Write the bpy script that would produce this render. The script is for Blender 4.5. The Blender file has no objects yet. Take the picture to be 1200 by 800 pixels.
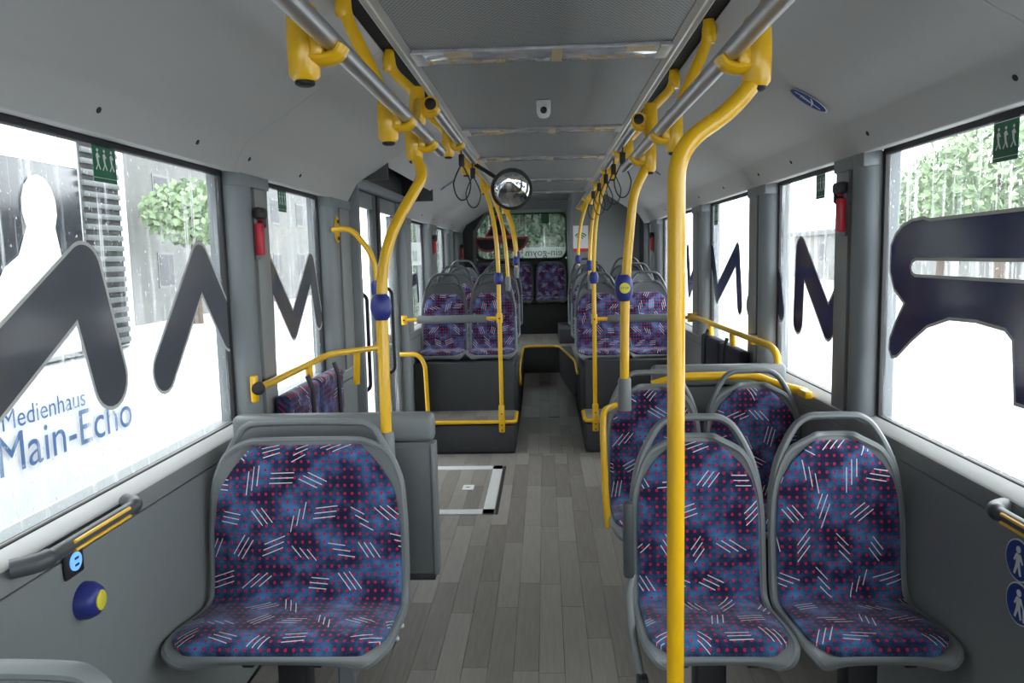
import bpy, bmesh, math, random
from mathutils import Vector, Matrix
from mathutils.geometry import tessellate_polygon
random.seed(7)
scene = bpy.context.scene
C = scene.collection
# ------------------------------------------------------------------ camera
F, ROLL, VP, EYE = 900.0, math.radians(1.05), (638.0, 299.0), 1.55
d = Vector((VP[0]-600, 400-VP[1], -F)).normalized()
up = Vector((-math.sin(ROLL), math.cos(ROLL), 0)); up = (up-up.dot(d)*d).normalized()
M3 = Matrix((d.cross(up), d, up))
cam = bpy.data.cameras.new('camera'); cam.sensor_width = 36; cam.lens = F*36/1200; cam.clip_start = .05
co = bpy.data.objects.new('camera', cam); C.objects.link(co)
co.matrix_world = Matrix.Translation((0, 0, EYE)) @ M3.to_4x4()
scene.camera = co
# ------------------------------------------------------------------ world + daylight
w = bpy.data.worlds.new('overcast'); scene.world = w; w.use_nodes = True
bg = w.node_tree.nodes['Background']
bg.inputs[0].default_value = (.93, .97, 1.0, 1); bg.inputs[1].default_value = 1.0
H90 = math.pi/2
scene.view_settings.view_transform = 'Standard'; scene.view_settings.look = 'None'
scene.view_settings.gamma = 1; scene.view_settings.use_curve_mapping = False
scene.view_settings.exposure = 2.85
# ------------------------------------------------------------------ materials
class NT:
    def __init__(s, name):
        s.m = bpy.data.materials.new(name); s.m.use_nodes = True; s.t = s.m.node_tree; s.n = s.t.nodes
        s.b = s.n['Principled BSDF']; s.out = s.n['Material Output']
    def new(s, ty, **k):
        n = s.n.new(ty)
        for a, v in k.items(): setattr(n, a, v)
        return n
    def link(s, a, b): s.t.links.new(a, b)
    def put(s, sock, v):
        if hasattr(v, 'is_output'): s.link(v, sock)
        else: sock.default_value = v
    def math(s, op, a, b=0.0, c=0.0):
        n = s.new('ShaderNodeMath', operation=op)
        s.put(n.inputs[0], a); s.put(n.inputs[1], b); s.put(n.inputs[2], c); return n.outputs[0]
    def mix(s, f, a, b):
        n = s.new('ShaderNodeMix', data_type='RGBA'); s.put(n.inputs[0], f)
        s.put(n.inputs[6], a if hasattr(a, 'is_output') else (*a, 1)); s.put(n.inputs[7], b if hasattr(b, 'is_output') else (*b, 1)); return n.outputs[2]
    def noise(s, vec, scale, detail=2.0, rough=.5):
        n = s.new('ShaderNodeTexNoise'); s.link(vec, n.inputs['Vector']); n.inputs['Scale'].default_value = scale
        n.inputs['Detail'].default_value = detail; n.inputs['Roughness'].default_value = rough; return n.outputs['Fac']
    def ramp(s, f, lo, hi):
        n = s.new('ShaderNodeMapRange'); s.link(f, n.inputs[0]); n.inputs[1].default_value = lo; n.inputs[2].default_value = hi; return n.outputs[0]
    def bump(s, h, strength=.2, dist=.002):
        n = s.new('ShaderNodeBump'); n.inputs['Strength'].default_value = strength; n.inputs['Distance'].default_value = dist
        s.link(h, n.inputs['Height']); s.link(n.outputs[0], s.b.inputs['Normal'])
    def obj(s): return s.new('ShaderNodeTexCoord').outputs['Object']
    def uv(s): return s.new('ShaderNodeTexCoord').outputs['UV']
def plain(name, col, rough=.5, metal=0.0, var=.08, scale=25, spec=.5, bump=0.0, coat=0.0):
    t = NT(name); o = t.obj()
    f = t.noise(o, scale, 3)
    c = t.mix(f, [x*(1-var) for x in col], [x*(1+var) for x in col])
    t.link(c, t.b.inputs['Base Color']); t.b.inputs['Roughness'].default_value = rough; t.b.inputs['Metallic'].default_value = metal
    t.b.inputs['Specular IOR Level'].default_value = spec; t.b.inputs['Coat Weight'].default_value = coat
    if bump: t.bump(t.noise(o, 600, 2), bump, .001)
    return t.m
def emit(name, col, s):
    t = NT(name); t.b.inputs['Base Color'].default_value = (*col, 1); t.b.inputs['Emission Color'].default_value = (*col, 1); t.b.inputs['Emission Strength'].default_value = s
    return t.m
YEL = plain('yellow_enamel', (.82, .465, .006), .28, var=.04, coat=.3)
STEEL = plain('brushed_steel', (.50, .50, .51), .42, 1.0, var=.05)
PLA = plain('grey_seat_plastic', (.17, .185, .19), .42, var=.05, bump=.08)
PLAD = plain('dark_seat_plastic', (.06, .066, .07), .45, var=.08, bump=.08)
WALLM = plain('grey_wall_laminate', (.21, .225, .225), .55, var=.05, bump=.1)
COVEM = plain('light_grey_cove_panel', (.47, .468, .46), .6, var=.02)
DARK = plain('black_rubber', (.012, .012, .015), .55)
DGREY = plain('dark_grey_panel', (.034, .037, .041), .55, var=.15, scale=60, bump=.2)
POSTM = plain('grey_post_paint', (.19, .21, .225), .45, var=.04)
POSTP = plain('grey_post_plate', (.26, .265, .26), .5, var=.05)
ALU = plain('aluminium_profile', (.62, .63, .63), .4, .6, var=.08)
PARTM = plain('dark_grey_partition', (.10, .11, .112), .5, var=.05)
HATF = plain('brushed_hatch_aluminium', (.68, .69, .68), .4, .1, var=.1)
SLOT = plain('black_slot', (.01, .01, .01), .8)
BLUE = plain('blue_plastic', (.025, .035, .22), .4)
YBTN = plain('yellow_button', (.75, .66, .05), .45)
REDP = plain('red_plastic', (.55, .012, .03), .4)
GREEN = plain('green_sign_print', (.012, .14, .07), .5)
WHITE = plain('white_print', (.75, .76, .76), .5, var=.03)
SIGNB = plain('blue_sign_print', (.012, .04, .24), .45, var=.03)
BORD = plain('pale_decal_border', (.55, .55, .54), .6)
TAPE = plain('beige_tape', (.50, .40, .24), .5)
FOIL = plain('crumpled_plastic_film', (.40, .40, .43), .15, var=.5, scale=18, coat=.6)
MIRR = plain('mirror_glass', (.8, .82, .82), .03, 1.0, var=0)
USBL = emit('blue_usb_light', (.16, .40, 1.0), .12)
LTXT = plain('blue_letter_print', (.016, .085, .24), .6, var=.2)
VWHITE = plain('white_vehicle_paint', (.75, .76, .77), .35)
VDARK = plain('dark_vehicle_glass', (.006, .008, .016), .2, var=.5, scale=3)
LOUV = plain('grey_louver_paint', (.12, .13, .13), .5)
ASPH = plain('wet_asphalt', (.45, .45, .45), .5, var=.15, scale=2)
FACADE = plain('pale_facade', (.13, .13, .125), .8, var=.25, scale=1.5)
ROOFM = plain('grey_roof_sheet', (.07, .07, .075), .7)
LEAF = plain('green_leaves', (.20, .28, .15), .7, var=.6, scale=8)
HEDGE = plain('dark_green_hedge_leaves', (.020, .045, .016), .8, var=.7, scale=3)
BARK = plain('brown_bark', (.10, .07, .05), .9)
SOCK = plain('grey_padding_foam', (.15, .16, .165), .7, bump=.2)

def ceiling_mat():
    t = NT('perforated_ceiling_sheet'); o = t.obj()
    s = t.new('ShaderNodeSeparateXYZ'); t.link(o, s.inputs[0])
    u = t.math('DIVIDE', s.outputs[0], .014); v = t.math('DIVIDE', s.outputs[1], .012)
    row = t.math('FLOOR', v); u2 = t.math('ADD', u, t.math('MULTIPLY', t.math('MODULO', row, 2.0), .5))
    fx = t.math('SUBTRACT', t.math('FRACT', u2), .5); fy = t.math('SUBTRACT', t.math('FRACT', v), .5)
    r = t.math('SQRT', t.math('ADD', t.math('MULTIPLY', fx, fx), t.math('MULTIPLY', fy, fy)))
    m = t.math('LESS_THAN', r, .27)
    t.link(t.mix(m, (.30, .305, .30), (.04, .04, .04)), t.b.inputs['Base Color']); t.b.inputs['Roughness'].default_value = .55
    return t.m
CEIL = ceiling_mat()

def fabric_mat(name, dim=1.0):
    t = NT(name); uv = t.uv(); s = t.new('ShaderNodeSeparateXYZ'); t.link(uv, s.inputs[0]); U, V = s.outputs[0], s.outputs[1]
    bl = t.noise(uv, 11, 3, .55); sp = t.noise(uv, 520, 2, .8)
    f = t.math('ADD', bl, t.math('MULTIPLY', t.math('SUBTRACT', sp, .5), .85))
    base = t.mix(t.ramp(f, .44, .74), (.011, .009, .042), (.085, .22, .47))
    du = t.math('SUBTRACT', t.math('FRACT', t.math('DIVIDE', U, .0235)), .5); dv = t.math('SUBTRACT', t.math('FRACT', t.math('DIVIDE', V, .026)), .5)
    dm = t.math('LESS_THAN', t.math('ADD', t.math('POWER', t.math('ABSOLUTE', du), 3.0), t.math('POWER', t.math('ABSOLUTE', dv), 3.0)), .0058)
    col = t.mix(dm, base, (.42, .012, .06))
    a = t.math('DIVIDE', U, .104); b = t.math('DIVIDE', V, .108); row = t.math('FLOOR', b)
    a = t.math('ADD', a, t.math('MULTIPLY', row, .37))
    cx = t.new('ShaderNodeCombineXYZ'); t.link(t.math('FLOOR', a), cx.inputs[0]); t.link(row, cx.inputs[1])
    oi = t.new('ShaderNodeObjectInfo'); t.link(t.math('FLOOR', t.math('MULTIPLY', oi.outputs['Random'], 50)), cx.inputs[2])
    wn = t.new('ShaderNodeTexWhiteNoise', noise_dimensions='3D'); t.link(cx.outputs[0], wn.inputs['Vector'])
    rs = t.new('ShaderNodeSeparateColor'); t.link(wn.outputs['Color'], rs.inputs[0]); R1, R2, R3 = rs.outputs
    lx = t.math('SUBTRACT', t.math('FRACT', a), t.math('ADD', .38, t.math('MULTIPLY', R2, .24))); ly = t.math('SUBTRACT', t.math('FRACT', b), t.math('ADD', .36, t.math('MULTIPLY', R3, .28)))
    ang = t.math('MULTIPLY', R1, 3.1416); ca, sa = t.math('COSINE', ang), t.math('SINE', ang)
    x1 = t.math('ADD', t.math('MULTIPLY', lx, ca), t.math('MULTIPLY', ly, sa)); y1 = t.math('SUBTRACT', t.math('MULTIPLY', ly, ca), t.math('MULTIPLY', lx, sa))
    xm = t.math('DIVIDE', x1, .15); k = t.math('MINIMUM', t.math('MAXIMUM', t.math('ROUND', xm), -1.0), 1.0)
    dx = t.math('ABSOLUTE', t.math('SUBTRACT', xm, k)); yo = t.math('ABSOLUTE', t.math('SUBTRACT', y1, t.math('MULTIPLY', k, t.math('MULTIPLY', t.math('SUBTRACT', R2, .5), .5))))
    lm = t.math('MULTIPLY', t.math('LESS_THAN', dx, .085), t.math('LESS_THAN', yo, t.math('ADD', .22, t.math('MULTIPLY', R3, .16))))
    lm = t.math('MULTIPLY', lm, t.math('GREATER_THAN', t.math('FRACT', t.math('MULTIPLY', R1, 7.31)), .2))
    col = t.mix(lm, col, (.68, .68, .70))
    if dim != 1: col = t.mix(1-dim, col, (.003, .003, .008))
    t.link(col, t.b.inputs['Base Color']); t.b.inputs['Roughness'].default_value = .85; t.b.inputs['Specular IOR Level'].default_value = .2
    t.b.inputs['Sheen Weight'].default_value = .15
    t.bump(sp, .3, .001)
    return t.m
FAB = fabric_mat('patterned_moquette')
FABB = plain('black_back_fabric', (.02, .02, .035), .9, var=.6, scale=30)

def plank_mat():
    t = NT('grey_wood_vinyl'); o = t.obj(); oi = t.new('ShaderNodeObjectInfo'); r = oi.outputs['Random']
    ad = t.new('ShaderNodeVectorMath', operation='MULTIPLY_ADD'); t.link(o, ad.inputs[0]); ad.inputs[1].default_value = (60, 5, 1)
    cx = t.new('ShaderNodeCombineXYZ'); t.link(t.math('MULTIPLY', r, 90), cx.inputs[0]); t.link(t.math('MULTIPLY', r, 37), cx.inputs[1]); t.link(cx.outputs[0], ad.inputs[2])
    g = t.noise(ad.outputs[0], 1.0, 5, .6)
    f = t.math('ADD', t.math('MULTIPLY', r, .8), t.math('MULTIPLY', t.math('SUBTRACT', g, .5), .9))
    t.link(t.mix(t.ramp(f, -.1, 1.0), (.16, .142, .128), (.33, .305, .28)), t.b.inputs['Base Color'])
    t.b.inputs['Roughness'].default_value = .42; t.bump(g, .1, .001); return t.m
PLANK = plank_mat()

def glass_mat(name, wet=1.0, tint=(.93, .95, .95), milky=.0):
    t = NT(name); t.n.remove(t.b); o = t.obj()
    mp = t.new('ShaderNodeVectorMath', operation='MULTIPLY'); t.link(o, mp.inputs[0]); mp.inputs[1].default_value = (40, 40, 1.6)
    st = t.noise(mp.outputs[0], 1.0, 3, .6); m1 = t.ramp(st, .55, .72)
    mq = t.new('ShaderNodeVectorMath', operation='MULTIPLY'); t.link(o, mq.inputs[0]); mq.inputs[1].default_value = (90, 90, 55)
    dr = t.ramp(t.noise(mq.outputs[0], 1.0, 1, .5), .70, .76)
    mask = t.math('MINIMUM', t.math('ADD', t.math('MULTIPLY', t.math('MAXIMUM', m1, dr), .32*wet), milky), .9)
    tr = t.new('ShaderNodeBsdfTransparent'); tr.inputs[0].default_value = (*tint, 1)
    tl = t.new('ShaderNodeBsdfTranslucent'); tl.inputs[0].default_value = (.85, .87, .88, 1)
    gl = t.new('ShaderNodeBsdfGlossy'); gl.inputs['Roughness'].default_value = .03
    lw = t.new('ShaderNodeLayerWeight'); lw.inputs[0].default_value = .5
    fr = t.math('ADD', .015, t.math('MULTIPLY', t.math('POWER', lw.outputs['Facing'], 5.0), .25))
    a = t.new('ShaderNodeMixShader'); t.link(mask, a.inputs[0]); t.link(tr.outputs[0], a.inputs[1]); t.link(tl.outputs[0], a.inputs[2])
    b = t.new('ShaderNodeMixShader'); t.link(fr, b.inputs[0]); t.link(a.outputs[0], b.inputs[1]); t.link(gl.outputs[0], b.inputs[2])
    t.link(b.outputs[0], t.out.inputs[0]); return t.m
GLASS = glass_mat('wet_window_glass', 1.25, (.93, .95, .95), .015)
STRIPM = glass_mat('pale_lettering_strip', .3, (.6, .63, .6), .25)
GLASSR = glass_mat('rear_window_glass', .5, (.55, .6, .58), .01)
def film_mat(name, col, tint):
    t = NT(name); t.b.inputs['Base Color'].default_value = (*col, 1); t.b.inputs['Roughness'].default_value = .12
    f = t.noise(t.obj(), 6, 2)
    tr = t.new('ShaderNodeBsdfTransparent'); t.link(t.mix(f, [x*.6 for x in tint], [x*1.4 for x in tint]), tr.inputs[0])
    a = t.new('ShaderNodeAddShader'); t.link(t.b.outputs[0], a.inputs[0]); t.link(tr.outputs[0], a.inputs[1]); t.link(a.outputs[0], t.out.inputs[0]); return t.m
FILML = film_mat('grey_letter_film', (.10, .105, .125), (.012, .013, .017))
FILMR = film_mat('navy_letter_film', (.022, .027, .12), (.004, .0045, .012))

# ------------------------------------------------------------------ helpers
def link(name, me, m=None, parent=None, loc=None):
    o = bpy.data.objects.new(name, me); C.objects.link(o)
    if m is not None and me is not None: me.materials.append(m)
    if parent is not None: o.parent = parent
    if loc is not None: o.location = loc
    return o
def tomesh(bm, name, smooth=True):
    me = bpy.data.meshes.new(name); bmesh.ops.recalc_face_normals(bm, faces=bm.faces); bm.to_mesh(me); bm.free()
    if smooth:
        for p in me.polygons: p.use_smooth = True
        me.set_sharp_from_angle(angle=math.radians(40))
    return me
def tag(o, label, cat, group=None):
    o['label'] = label; o['category'] = cat
    if group: o['group'] = group
    return o
def struct(o): o['kind'] = 'structure'; return o
def empty(name, loc=(0, 0, 0), rz=0.0):
    o = bpy.data.objects.new(name, None); C.objects.link(o); o.location = loc; o.rotation_euler = (0, 0, rz); o.empty_display_size = .05; return o
def bx(bm, x0, x1, y0, y1, z0, z1, bev=0.0, seg=2):
    r = bmesh.ops.create_cube(bm, size=1.0); vs = r['verts']
    for v in vs:
        v.co = Vector((x0 if v.co.x < 0 else x1, y0 if v.co.y < 0 else y1, z0 if v.co.z < 0 else z1))
    if bev > 0:
        es = list({e for v in vs for e in v.link_edges})
        bmesh.ops.bevel(bm, geom=es, offset=bev, segments=seg, affect='EDGES', profile=.5)
def box(name, x0, x1, y0, y1, z0, z1, m, parent=None, bev=.004, seg=2):
    bm = bmesh.new(); bx(bm, min(x0, x1), max(x0, x1), min(y0, y1), max(y0, y1), min(z0, z1), max(z0, z1), bev, seg)
    return link(name, tomesh(bm, name), m, parent)
def fillet(pts, r, n=6):
    pts = [Vector(p) for p in pts]; out = [pts[0]]
    for i in range(1, len(pts)-1):
        p, a, b = pts[i], pts[i-1]-pts[i], pts[i+1]-pts[i]
        rr = min(r, a.length*.48, b.length*.48); A, B = p+a.normalized()*rr, p+b.normalized()*rr
        for k in range(n+1):
            t = k/n; out.append(A*(1-t)**2+p*2*t*(1-t)+B*t*t)
    out.append(pts[-1]); return out
def sweep(bm, pts, r, seg=12, sx=1.0, closed=False):
    pts = [Vector(p) for p in pts]; n = len(pts); rings = []
    tan = []
    for i in range(n):
        a = pts[(i-1) % n] if (closed or i > 0) else pts[0]; b = pts[(i+1) % n] if (closed or i < n-1) else pts[-1]
        tan.append((b-a).normalized())
    ref = Vector((0, 0, 1)) if abs(tan[0].z) < .9 else Vector((1, 0, 0))
    nr = (ref-ref.dot(tan[0])*tan[0]).normalized()
    for i in range(n):
        nr = (nr-nr.dot(tan[i])*tan[i]).normalized(); bi = tan[i].cross(nr)
        rad = r[i] if isinstance(r, (list, tuple)) else r
        rings.append([bm.verts.new(pts[i]+nr*(math.cos(2*math.pi*k/seg)*rad)+bi*(math.sin(2*math.pi*k/seg)*rad*sx)) for k in range(seg)])
    for i in range(n if closed else n-1):
        A, B = rings[i], rings[(i+1) % n]
        for k in range(seg): bm.faces.new((A[k], A[(k+1) % seg], B[(k+1) % seg], B[k]))
    if not closed:
        bm.faces.new(rings[0][::-1]); bm.faces.new(rings[-1])
def tube(name, pts, r, m, parent=None, fr=.06, seg=14, sx=1.0, closed=False):
    bm = bmesh.new(); sweep(bm, fillet(pts, fr) if (fr and len(pts) > 2 and not closed) else pts, r, seg, sx, closed)
    return link(name, tomesh(bm, name), m, parent)
def lathe(name, prof, m, parent=None, axis='Z', loc=(0, 0, 0), seg=24, dirv=None):
    """prof: (radius, height) list, spun around dirv"""
    bm = bmesh.new(); rings = []
    D = Vector(dirv) if dirv is not None else Vector((0, 0, 1)); q = Vector((0, 0, 1)).rotation_difference(D)
    for r, h in prof:
        rings.append([bm.verts.new(q @ Vector((math.cos(2*math.pi*k/seg)*max(r, 1e-4), math.sin(2*math.pi*k/seg)*max(r, 1e-4), h))+Vector(loc)) for k in range(seg)])
    for A, B in zip(rings, rings[1:]):
        for k in range(seg): bm.faces.new((A[k], A[(k+1) % seg], B[(k+1) % seg], B[k]))
    bm.faces.new(rings[0][::-1]); bm.faces.new(rings[-1])
    return link(name, tomesh(bm, name), m, parent)
def extrude_y(name, prof, y0, y1, m, parent=None):
    """closed profile of (x,z) swept along y"""
    bm = bmesh.new(); A = [bm.verts.new((x, y0, z)) for x, z in prof]; B = [bm.verts.new((x, y1, z)) for x, z in prof]
    n = len(prof)
    for i in range(n): bm.faces.new((A[i], A[(i+1) % n], B[(i+1) % n], B[i]))
    bm.faces.new(A); bm.faces.new(B[::-1])
    return link(name, tomesh(bm, name), m, parent)
def slab(name, poly, thick, place, m, parent=None):
    """flat polygon (a,b) -> place(a,b,depth) with thickness"""
    bm = bmesh.new(); n = len(poly)
    A = [bm.verts.new(place(a, b, 0)) for a, b in poly]; B = [bm.verts.new(place(a, b, thick)) for a, b in poly]
    for tri in tessellate_polygon([[Vector((a, b, 0)) for a, b in poly]]):
        try:
            bm.faces.new([A[i] for i in tri]); bm.faces.new([B[i] for i in reversed(tri)])
        except ValueError: pass
    for i in range(n): bm.faces.new((A[i], A[(i+1) % n], B[(i+1) % n], B[i]))
    return link(name, tomesh(bm, name, False), m, parent)
def stroke_poly(pts, hw, n=10):
    """outline of a thick polyline with round caps and round outer joins"""
    P = [Vector((a, b)) for a, b in pts]; L, R = [], []
    def nrm(a, b): t = (b-a).normalized(); return Vector((-t.y, t.x))
    def arc(c, v0, v1, side, out):
        a0 = math.atan2(v0.y, v0.x); a1 = math.atan2(v1.y, v1.x); da = (a1-a0+math.pi) % (2*math.pi)-math.pi
        for k in range(n+1): out.append(c+hw*Vector((math.cos(a0+da*k/n), math.sin(a0+da*k/n))))
    L.append(P[0]+nrm(P[0], P[1])*hw); R.append(P[0]-nrm(P[0], P[1])*hw)
    for i in range(1, len(P)-1):
        n0, n1 = nrm(P[i-1], P[i]), nrm(P[i], P[i+1]); mt = (n0+n1); ml = mt.length_squared
        mt = mt*(2*hw/ml)*1.0 if ml > .02 else n0*hw
        cross = n0.x*n1.y-n0.y*n1.x
        lim = min((P[i]-P[i-1]).length, (P[i+1]-P[i]).length)*.95
        if mt.length > lim: mt = mt.normalized()*lim
        if cross > 0: L.append(P[i]+mt); arc(P[i], -n0, -n1, 0, R)
        else: R.append(P[i]-mt); arc(P[i], n0, n1, 0, L)
    ne = nrm(P[-2], P[-1]); L.append(P[-1]+ne*hw)
    cap_end = []; a0 = math.atan2(ne.y, ne.x)
    for k in range(1, n): cap_end.append(P[-1]+hw*Vector((math.cos(a0-math.pi*k/n), math.sin(a0-math.pi*k/n))))
    R.append(P[-1]-ne*hw)
    ns = nrm(P[0], P[1]); cap_st = []; a0 = math.atan2(-ns.y, -ns.x)
    for k in range(1, n): cap_st.append(P[0]+hw*Vector((math.cos(a0-math.pi*k/n), math.sin(a0-math.pi*k/n))))
    return [(p.x, p.y) for p in L+cap_end+R[::-1]+cap_st]
def offset_ring(name, poly, o, place, m, parent, thick=.001):
    """band of width o just outside a closed outline"""
    n = len(poly); P = [Vector(p) for p in poly]
    area = sum(P[i].x*P[(i+1) % n].y-P[(i+1) % n].x*P[i].y for i in range(n)); sg = 1 if area > 0 else -1
    out = []
    for i in range(n):
        a, b = P[i]-P[i-1], P[(i+1) % n]-P[i]
        if a.length < 1e-6: a = b
        if b.length < 1e-6: b = a
        n0 = Vector((a.y, -a.x)).normalized()*sg; n1 = Vector((b.y, -b.x)).normalized()*sg; mt = n0+n1
        if mt.length < .6: mt = n0
        mt = mt.normalized()*min(o*1.8, o/max(.35, mt.normalized().dot(n0))); out.append(P[i]+mt)
    bm = bmesh.new()
    A = [bm.verts.new(place(p.x, p.y, 0)) for p in P]; B = [bm.verts.new(place(p.x, p.y, 0)) for p in out]
    for i in range(n):
        j = (i+1) % n; bm.faces.new((A[i], A[j], B[j], B[i]))
    return link(name, tomesh(bm, name, False), m, parent)
def text(name, s, size, mat4, m, parent=None, extrude=.0):
    cu = bpy.data.curves.new(name, 'FONT'); cu.body = s; cu.size = size; cu.extrude = extrude; cu.resolution_u = 3; cu.align_x = 'CENTER'; cu.align_y = 'CENTER'
    tmp = bpy.data.objects.new(name, cu); C.objects.link(tmp)
    bpy.context.view_layer.update(); me = bpy.data.meshes.new_from_object(tmp.evaluated_get(bpy.context.evaluated_depsgraph_get()))
    bpy.data.objects.remove(tmp); me.transform(mat4); o = link(name, me, None, parent)
    me.materials.clear(); me.materials.append(m); return o
def copy_tree(o, parent=None):
    c = o.copy(); C.objects.link(c); c.parent = parent
    for ch in list(o.children): copy_tree(ch, c)
    return c
def circ(cx, cy, r, n=24, ry=None): return [(cx+r*math.cos(2*math.pi*k/n), cy+(ry or r)*math.sin(2*math.pi*k/n)) for k in range(n)]
def rrect(x0, x1, y0, y1, r, n=5):
    out = []
    for cx, cy, a in ((x1-r, y1-r, 0), (x0+r, y1-r, 90), (x0+r, y0+r, 180), (x1-r, y0+r, 270)):
        for k in range(n+1):
            t = math.radians(a+90*k/n); out.append((cx+r*math.cos(t), cy+r*math.sin(t)))
    return out

# ================================================================== SETTING
# floor with planks
floor = struct(box('floor', -1.25, 1.25, -6.6, 11.6, -.06, -.004, DGREY, bev=0))
pw, pl = .098, .78
bm = bmesh.new(); bx(bm, -pw/2+.0006, pw/2-.0006, 0, pl-.0012, -.006, 0, .0008, 1); plank_me = tomesh(bm, 'plank'); plank_me.materials.append(PLANK)
def lay(x0, x1, y0, y1, z, parent, full_me=plank_me, slope=0.0, zf=None):
    nx = int(math.ceil((x1-x0)/pw-.05)); wdt = (x1-x0)/nx
    for i in range(nx):
        y = y0-random.random()*pl*.9
        while y < y1:
            a, b = max(y, y0), min(y+pl, y1)
            if b-a > .03:
                o = bpy.data.objects.new('plank', full_me); C.objects.link(o); o.parent = parent
                o.location = (x0+(i+.5)*wdt, a, z+slope*(a-y0)); o.scale = (wdt/pw, (b-a)/pl, 1)
                if slope: o.rotation_euler = (math.atan(slope), 0, 0)
            y += pl
lay(-1.12, 1.12, 2.0, 5.93, 0, floor)
lay(-.26, .30, 5.93, 7.3, 0, floor)
ramp = struct(box('floor_ramp', -.26, .31, 7.3, 9.0, -.05, -.012, DGREY, bev=0))
ramp.parent = floor
lay(-.26, .30, 7.3, 9.0, .0, floor, slope=.1)

def make_wall(side):
    s = -1 if side == 'left' else 1
    name = 'wall_'+side
    gaps = [(-6.6, 11.5)] if s > 0 else [(-6.6, 4.5), (6.1, 11.5)]
    bm = bmesh.new()
    for a, b in gaps:
        bx(bm, min(s*1.13, s*1.27), max(s*1.13, s*1.27), a, b, 0, .868, .003, 1)
    wall = struct(link(name, tomesh(bm, name), WALLM))
    for a, b in gaps:
        # upper rail and sloping sill
        extrude_y('sill_rail', [(s*1.132, .872), (s*1.132, .905), (s*1.142, .925), (s*1.20, .945), (s*1.27, .945), (s*1.27, .872)], a, b, WALLM, wall)
        extrude_y('sill', [(s*1.138, .921), (s*1.143, .928), (s*1.2, .9485), (s*1.2, .943)], a, b, COVEM, wall)
        box('outer_skin', s*1.215, s*1.29, a, b, -.5, .94, VWHITE, wall, bev=0)
    box('roof_side', s*1.2, s*1.29, -6.6, 11.5, 1.925, 2.5, DGREY, wall, bev=0)
    return wall
wall_left, wall_right = make_wall('left'), make_wall('right')
WINL = [(-6.3, -3.3), (-3.0, -.15), (.15, 2.85), (3.16, 4.06), (6.55, 7.55), (8.1, 9.1), (9.55, 10.15)]
WINR = [(-6.3, -3.3), (-3.0, -.15), (.15, 2.79), (3.08, 4.0), (4.35, 5.58), (5.97, 7.78), (8.30, 8.86)]
nwin = 0
for s, wins, wall in ((-1, WINL, wall_left), (1, WINR, wall_right)):
    for y0, y1 in wins:
        nwin += 1
        wdw = struct(empty('window_%d' % nwin, (s*1.2, y0, .93)))
        pl_ = lambda a, b, t: Vector((s*(1.2+t)-s*1.2, a-y0, b-.93))
        bm = bmesh.new()
        bx(bm, min(0, s*.006), max(0, s*.006), 0, y1-y0, 0, 1.0, 0)
        link('pane', tomesh(bm, 'pane', False), GLASS, wdw)
        bm = bmesh.new(); g = .018
        for a, b, z0, z1 in ((0, y1-y0, .0, g), (0, y1-y0, .940, 1.0), (0, g, 0, 1.0), (y1-y0-g, y1-y0, 0, 1.0)):
            bx(bm, min(-s*.012, s*.012), max(-s*.012, s*.012), a, b, z0, z1, .003, 1)
        link('gasket', tomesh(bm, 'gasket'), DARK, wdw)
    edges = [(-6.6, -6.3)]+[(wins[i][1], wins[i+1][0]) for i in range(len(wins)-1)]+[(wins[-1][1], 11.5)]
    for y0, y1 in edges:
        if s < 0 and abs(y0-4.06) < .01: parts = [(4.06, 4.5), (6.1, 6.55)]
        else: parts = [(y0, y1)]
        for a, b in parts:
            if b-a > .7:
                box('corner_panel', s*1.13, s*1.27, a, b, .93, 1.95, DGREY, wall, bev=.006); continue
            # rounded column + flat plate, column on the side nearer the front
            k = .45*(b-a)
            bm = bmesh.new(); prof = [(s*1.25, a), (s*1.19, a+.004)]
            for i in range(9):
                t = math.pi*i/8; prof.append((s*(1.165-.045*math.sin(t)), a+.008+k*(1-math.cos(t))/2))
            prof += [(s*1.165, b-.004), (s*1.19, b-.004), (s*1.25, b)]
            A = [bm.verts.new((x, y, .925)) for x, y in prof]; B = [bm.verts.new((x, y, 1.887)) for x, y in prof]; n = len(prof)
            for i in range(n): bm.faces.new((A[i], A[(i+1) % n], B[(i+1) % n], B[i]))
            bm.faces.new(A); bm.faces.new(B[::-1])
            p = link('post', tomesh(bm, 'post'), POSTM, wall)
            box('post_plate', s*1.13, s*1.17, a+k+.02, b-.012, .93, 1.885, POSTP, p, bev=.004)
            box('post_cap', s*1.122, s*1.19, a+.002, b-.006, 1.835, 1.889, POSTM, p, bev=.006)

# ceiling: perforated sheets, edge profiles, coves
ceiling = struct(box('ceiling', -1.29, 1.29, -6.6, 11.5, 2.5, 2.56, DGREY, bev=0))
strips = [-1.6, -.1, 1.4, 2.95, 4.7, 6.03, 7.77, 9.3, 10.75]
for a, b in zip(strips, strips[1:]):
    box('ceiling_sheet', -.475, .475, a+.006, b-.006, 2.30, 2.318, CEIL, ceiling, bev=.003)
box('ceiling_sheet', -.475, .475, -6.6, -1.606, 2.30, 2.318, CEIL, ceiling, bev=.003)
def ss(t): return t*t*(3-2*t)
cove_in = [(1.205, 1.892), (1.126, 1.880), (1.118, 1.884), (1.064, 1.978), (1.050, 1.990), (.985, 2.030), (.96, 2.042), (.9, 2.080), (.8, 2.148), (.7, 2.207), (.62, 2.246), (.575, 2.268), (.565, 2.285)]
def cove(s, y0, y1, prof=cove_in, m=COVEM):
    back = [(x+.012, z+.02) for x, z in prof[::-1]]
    return extrude_y('cove_panel', [(s*x, z) for x, z in prof+back], y0+.0015, y1-.0015, m, ceiling)
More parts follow.
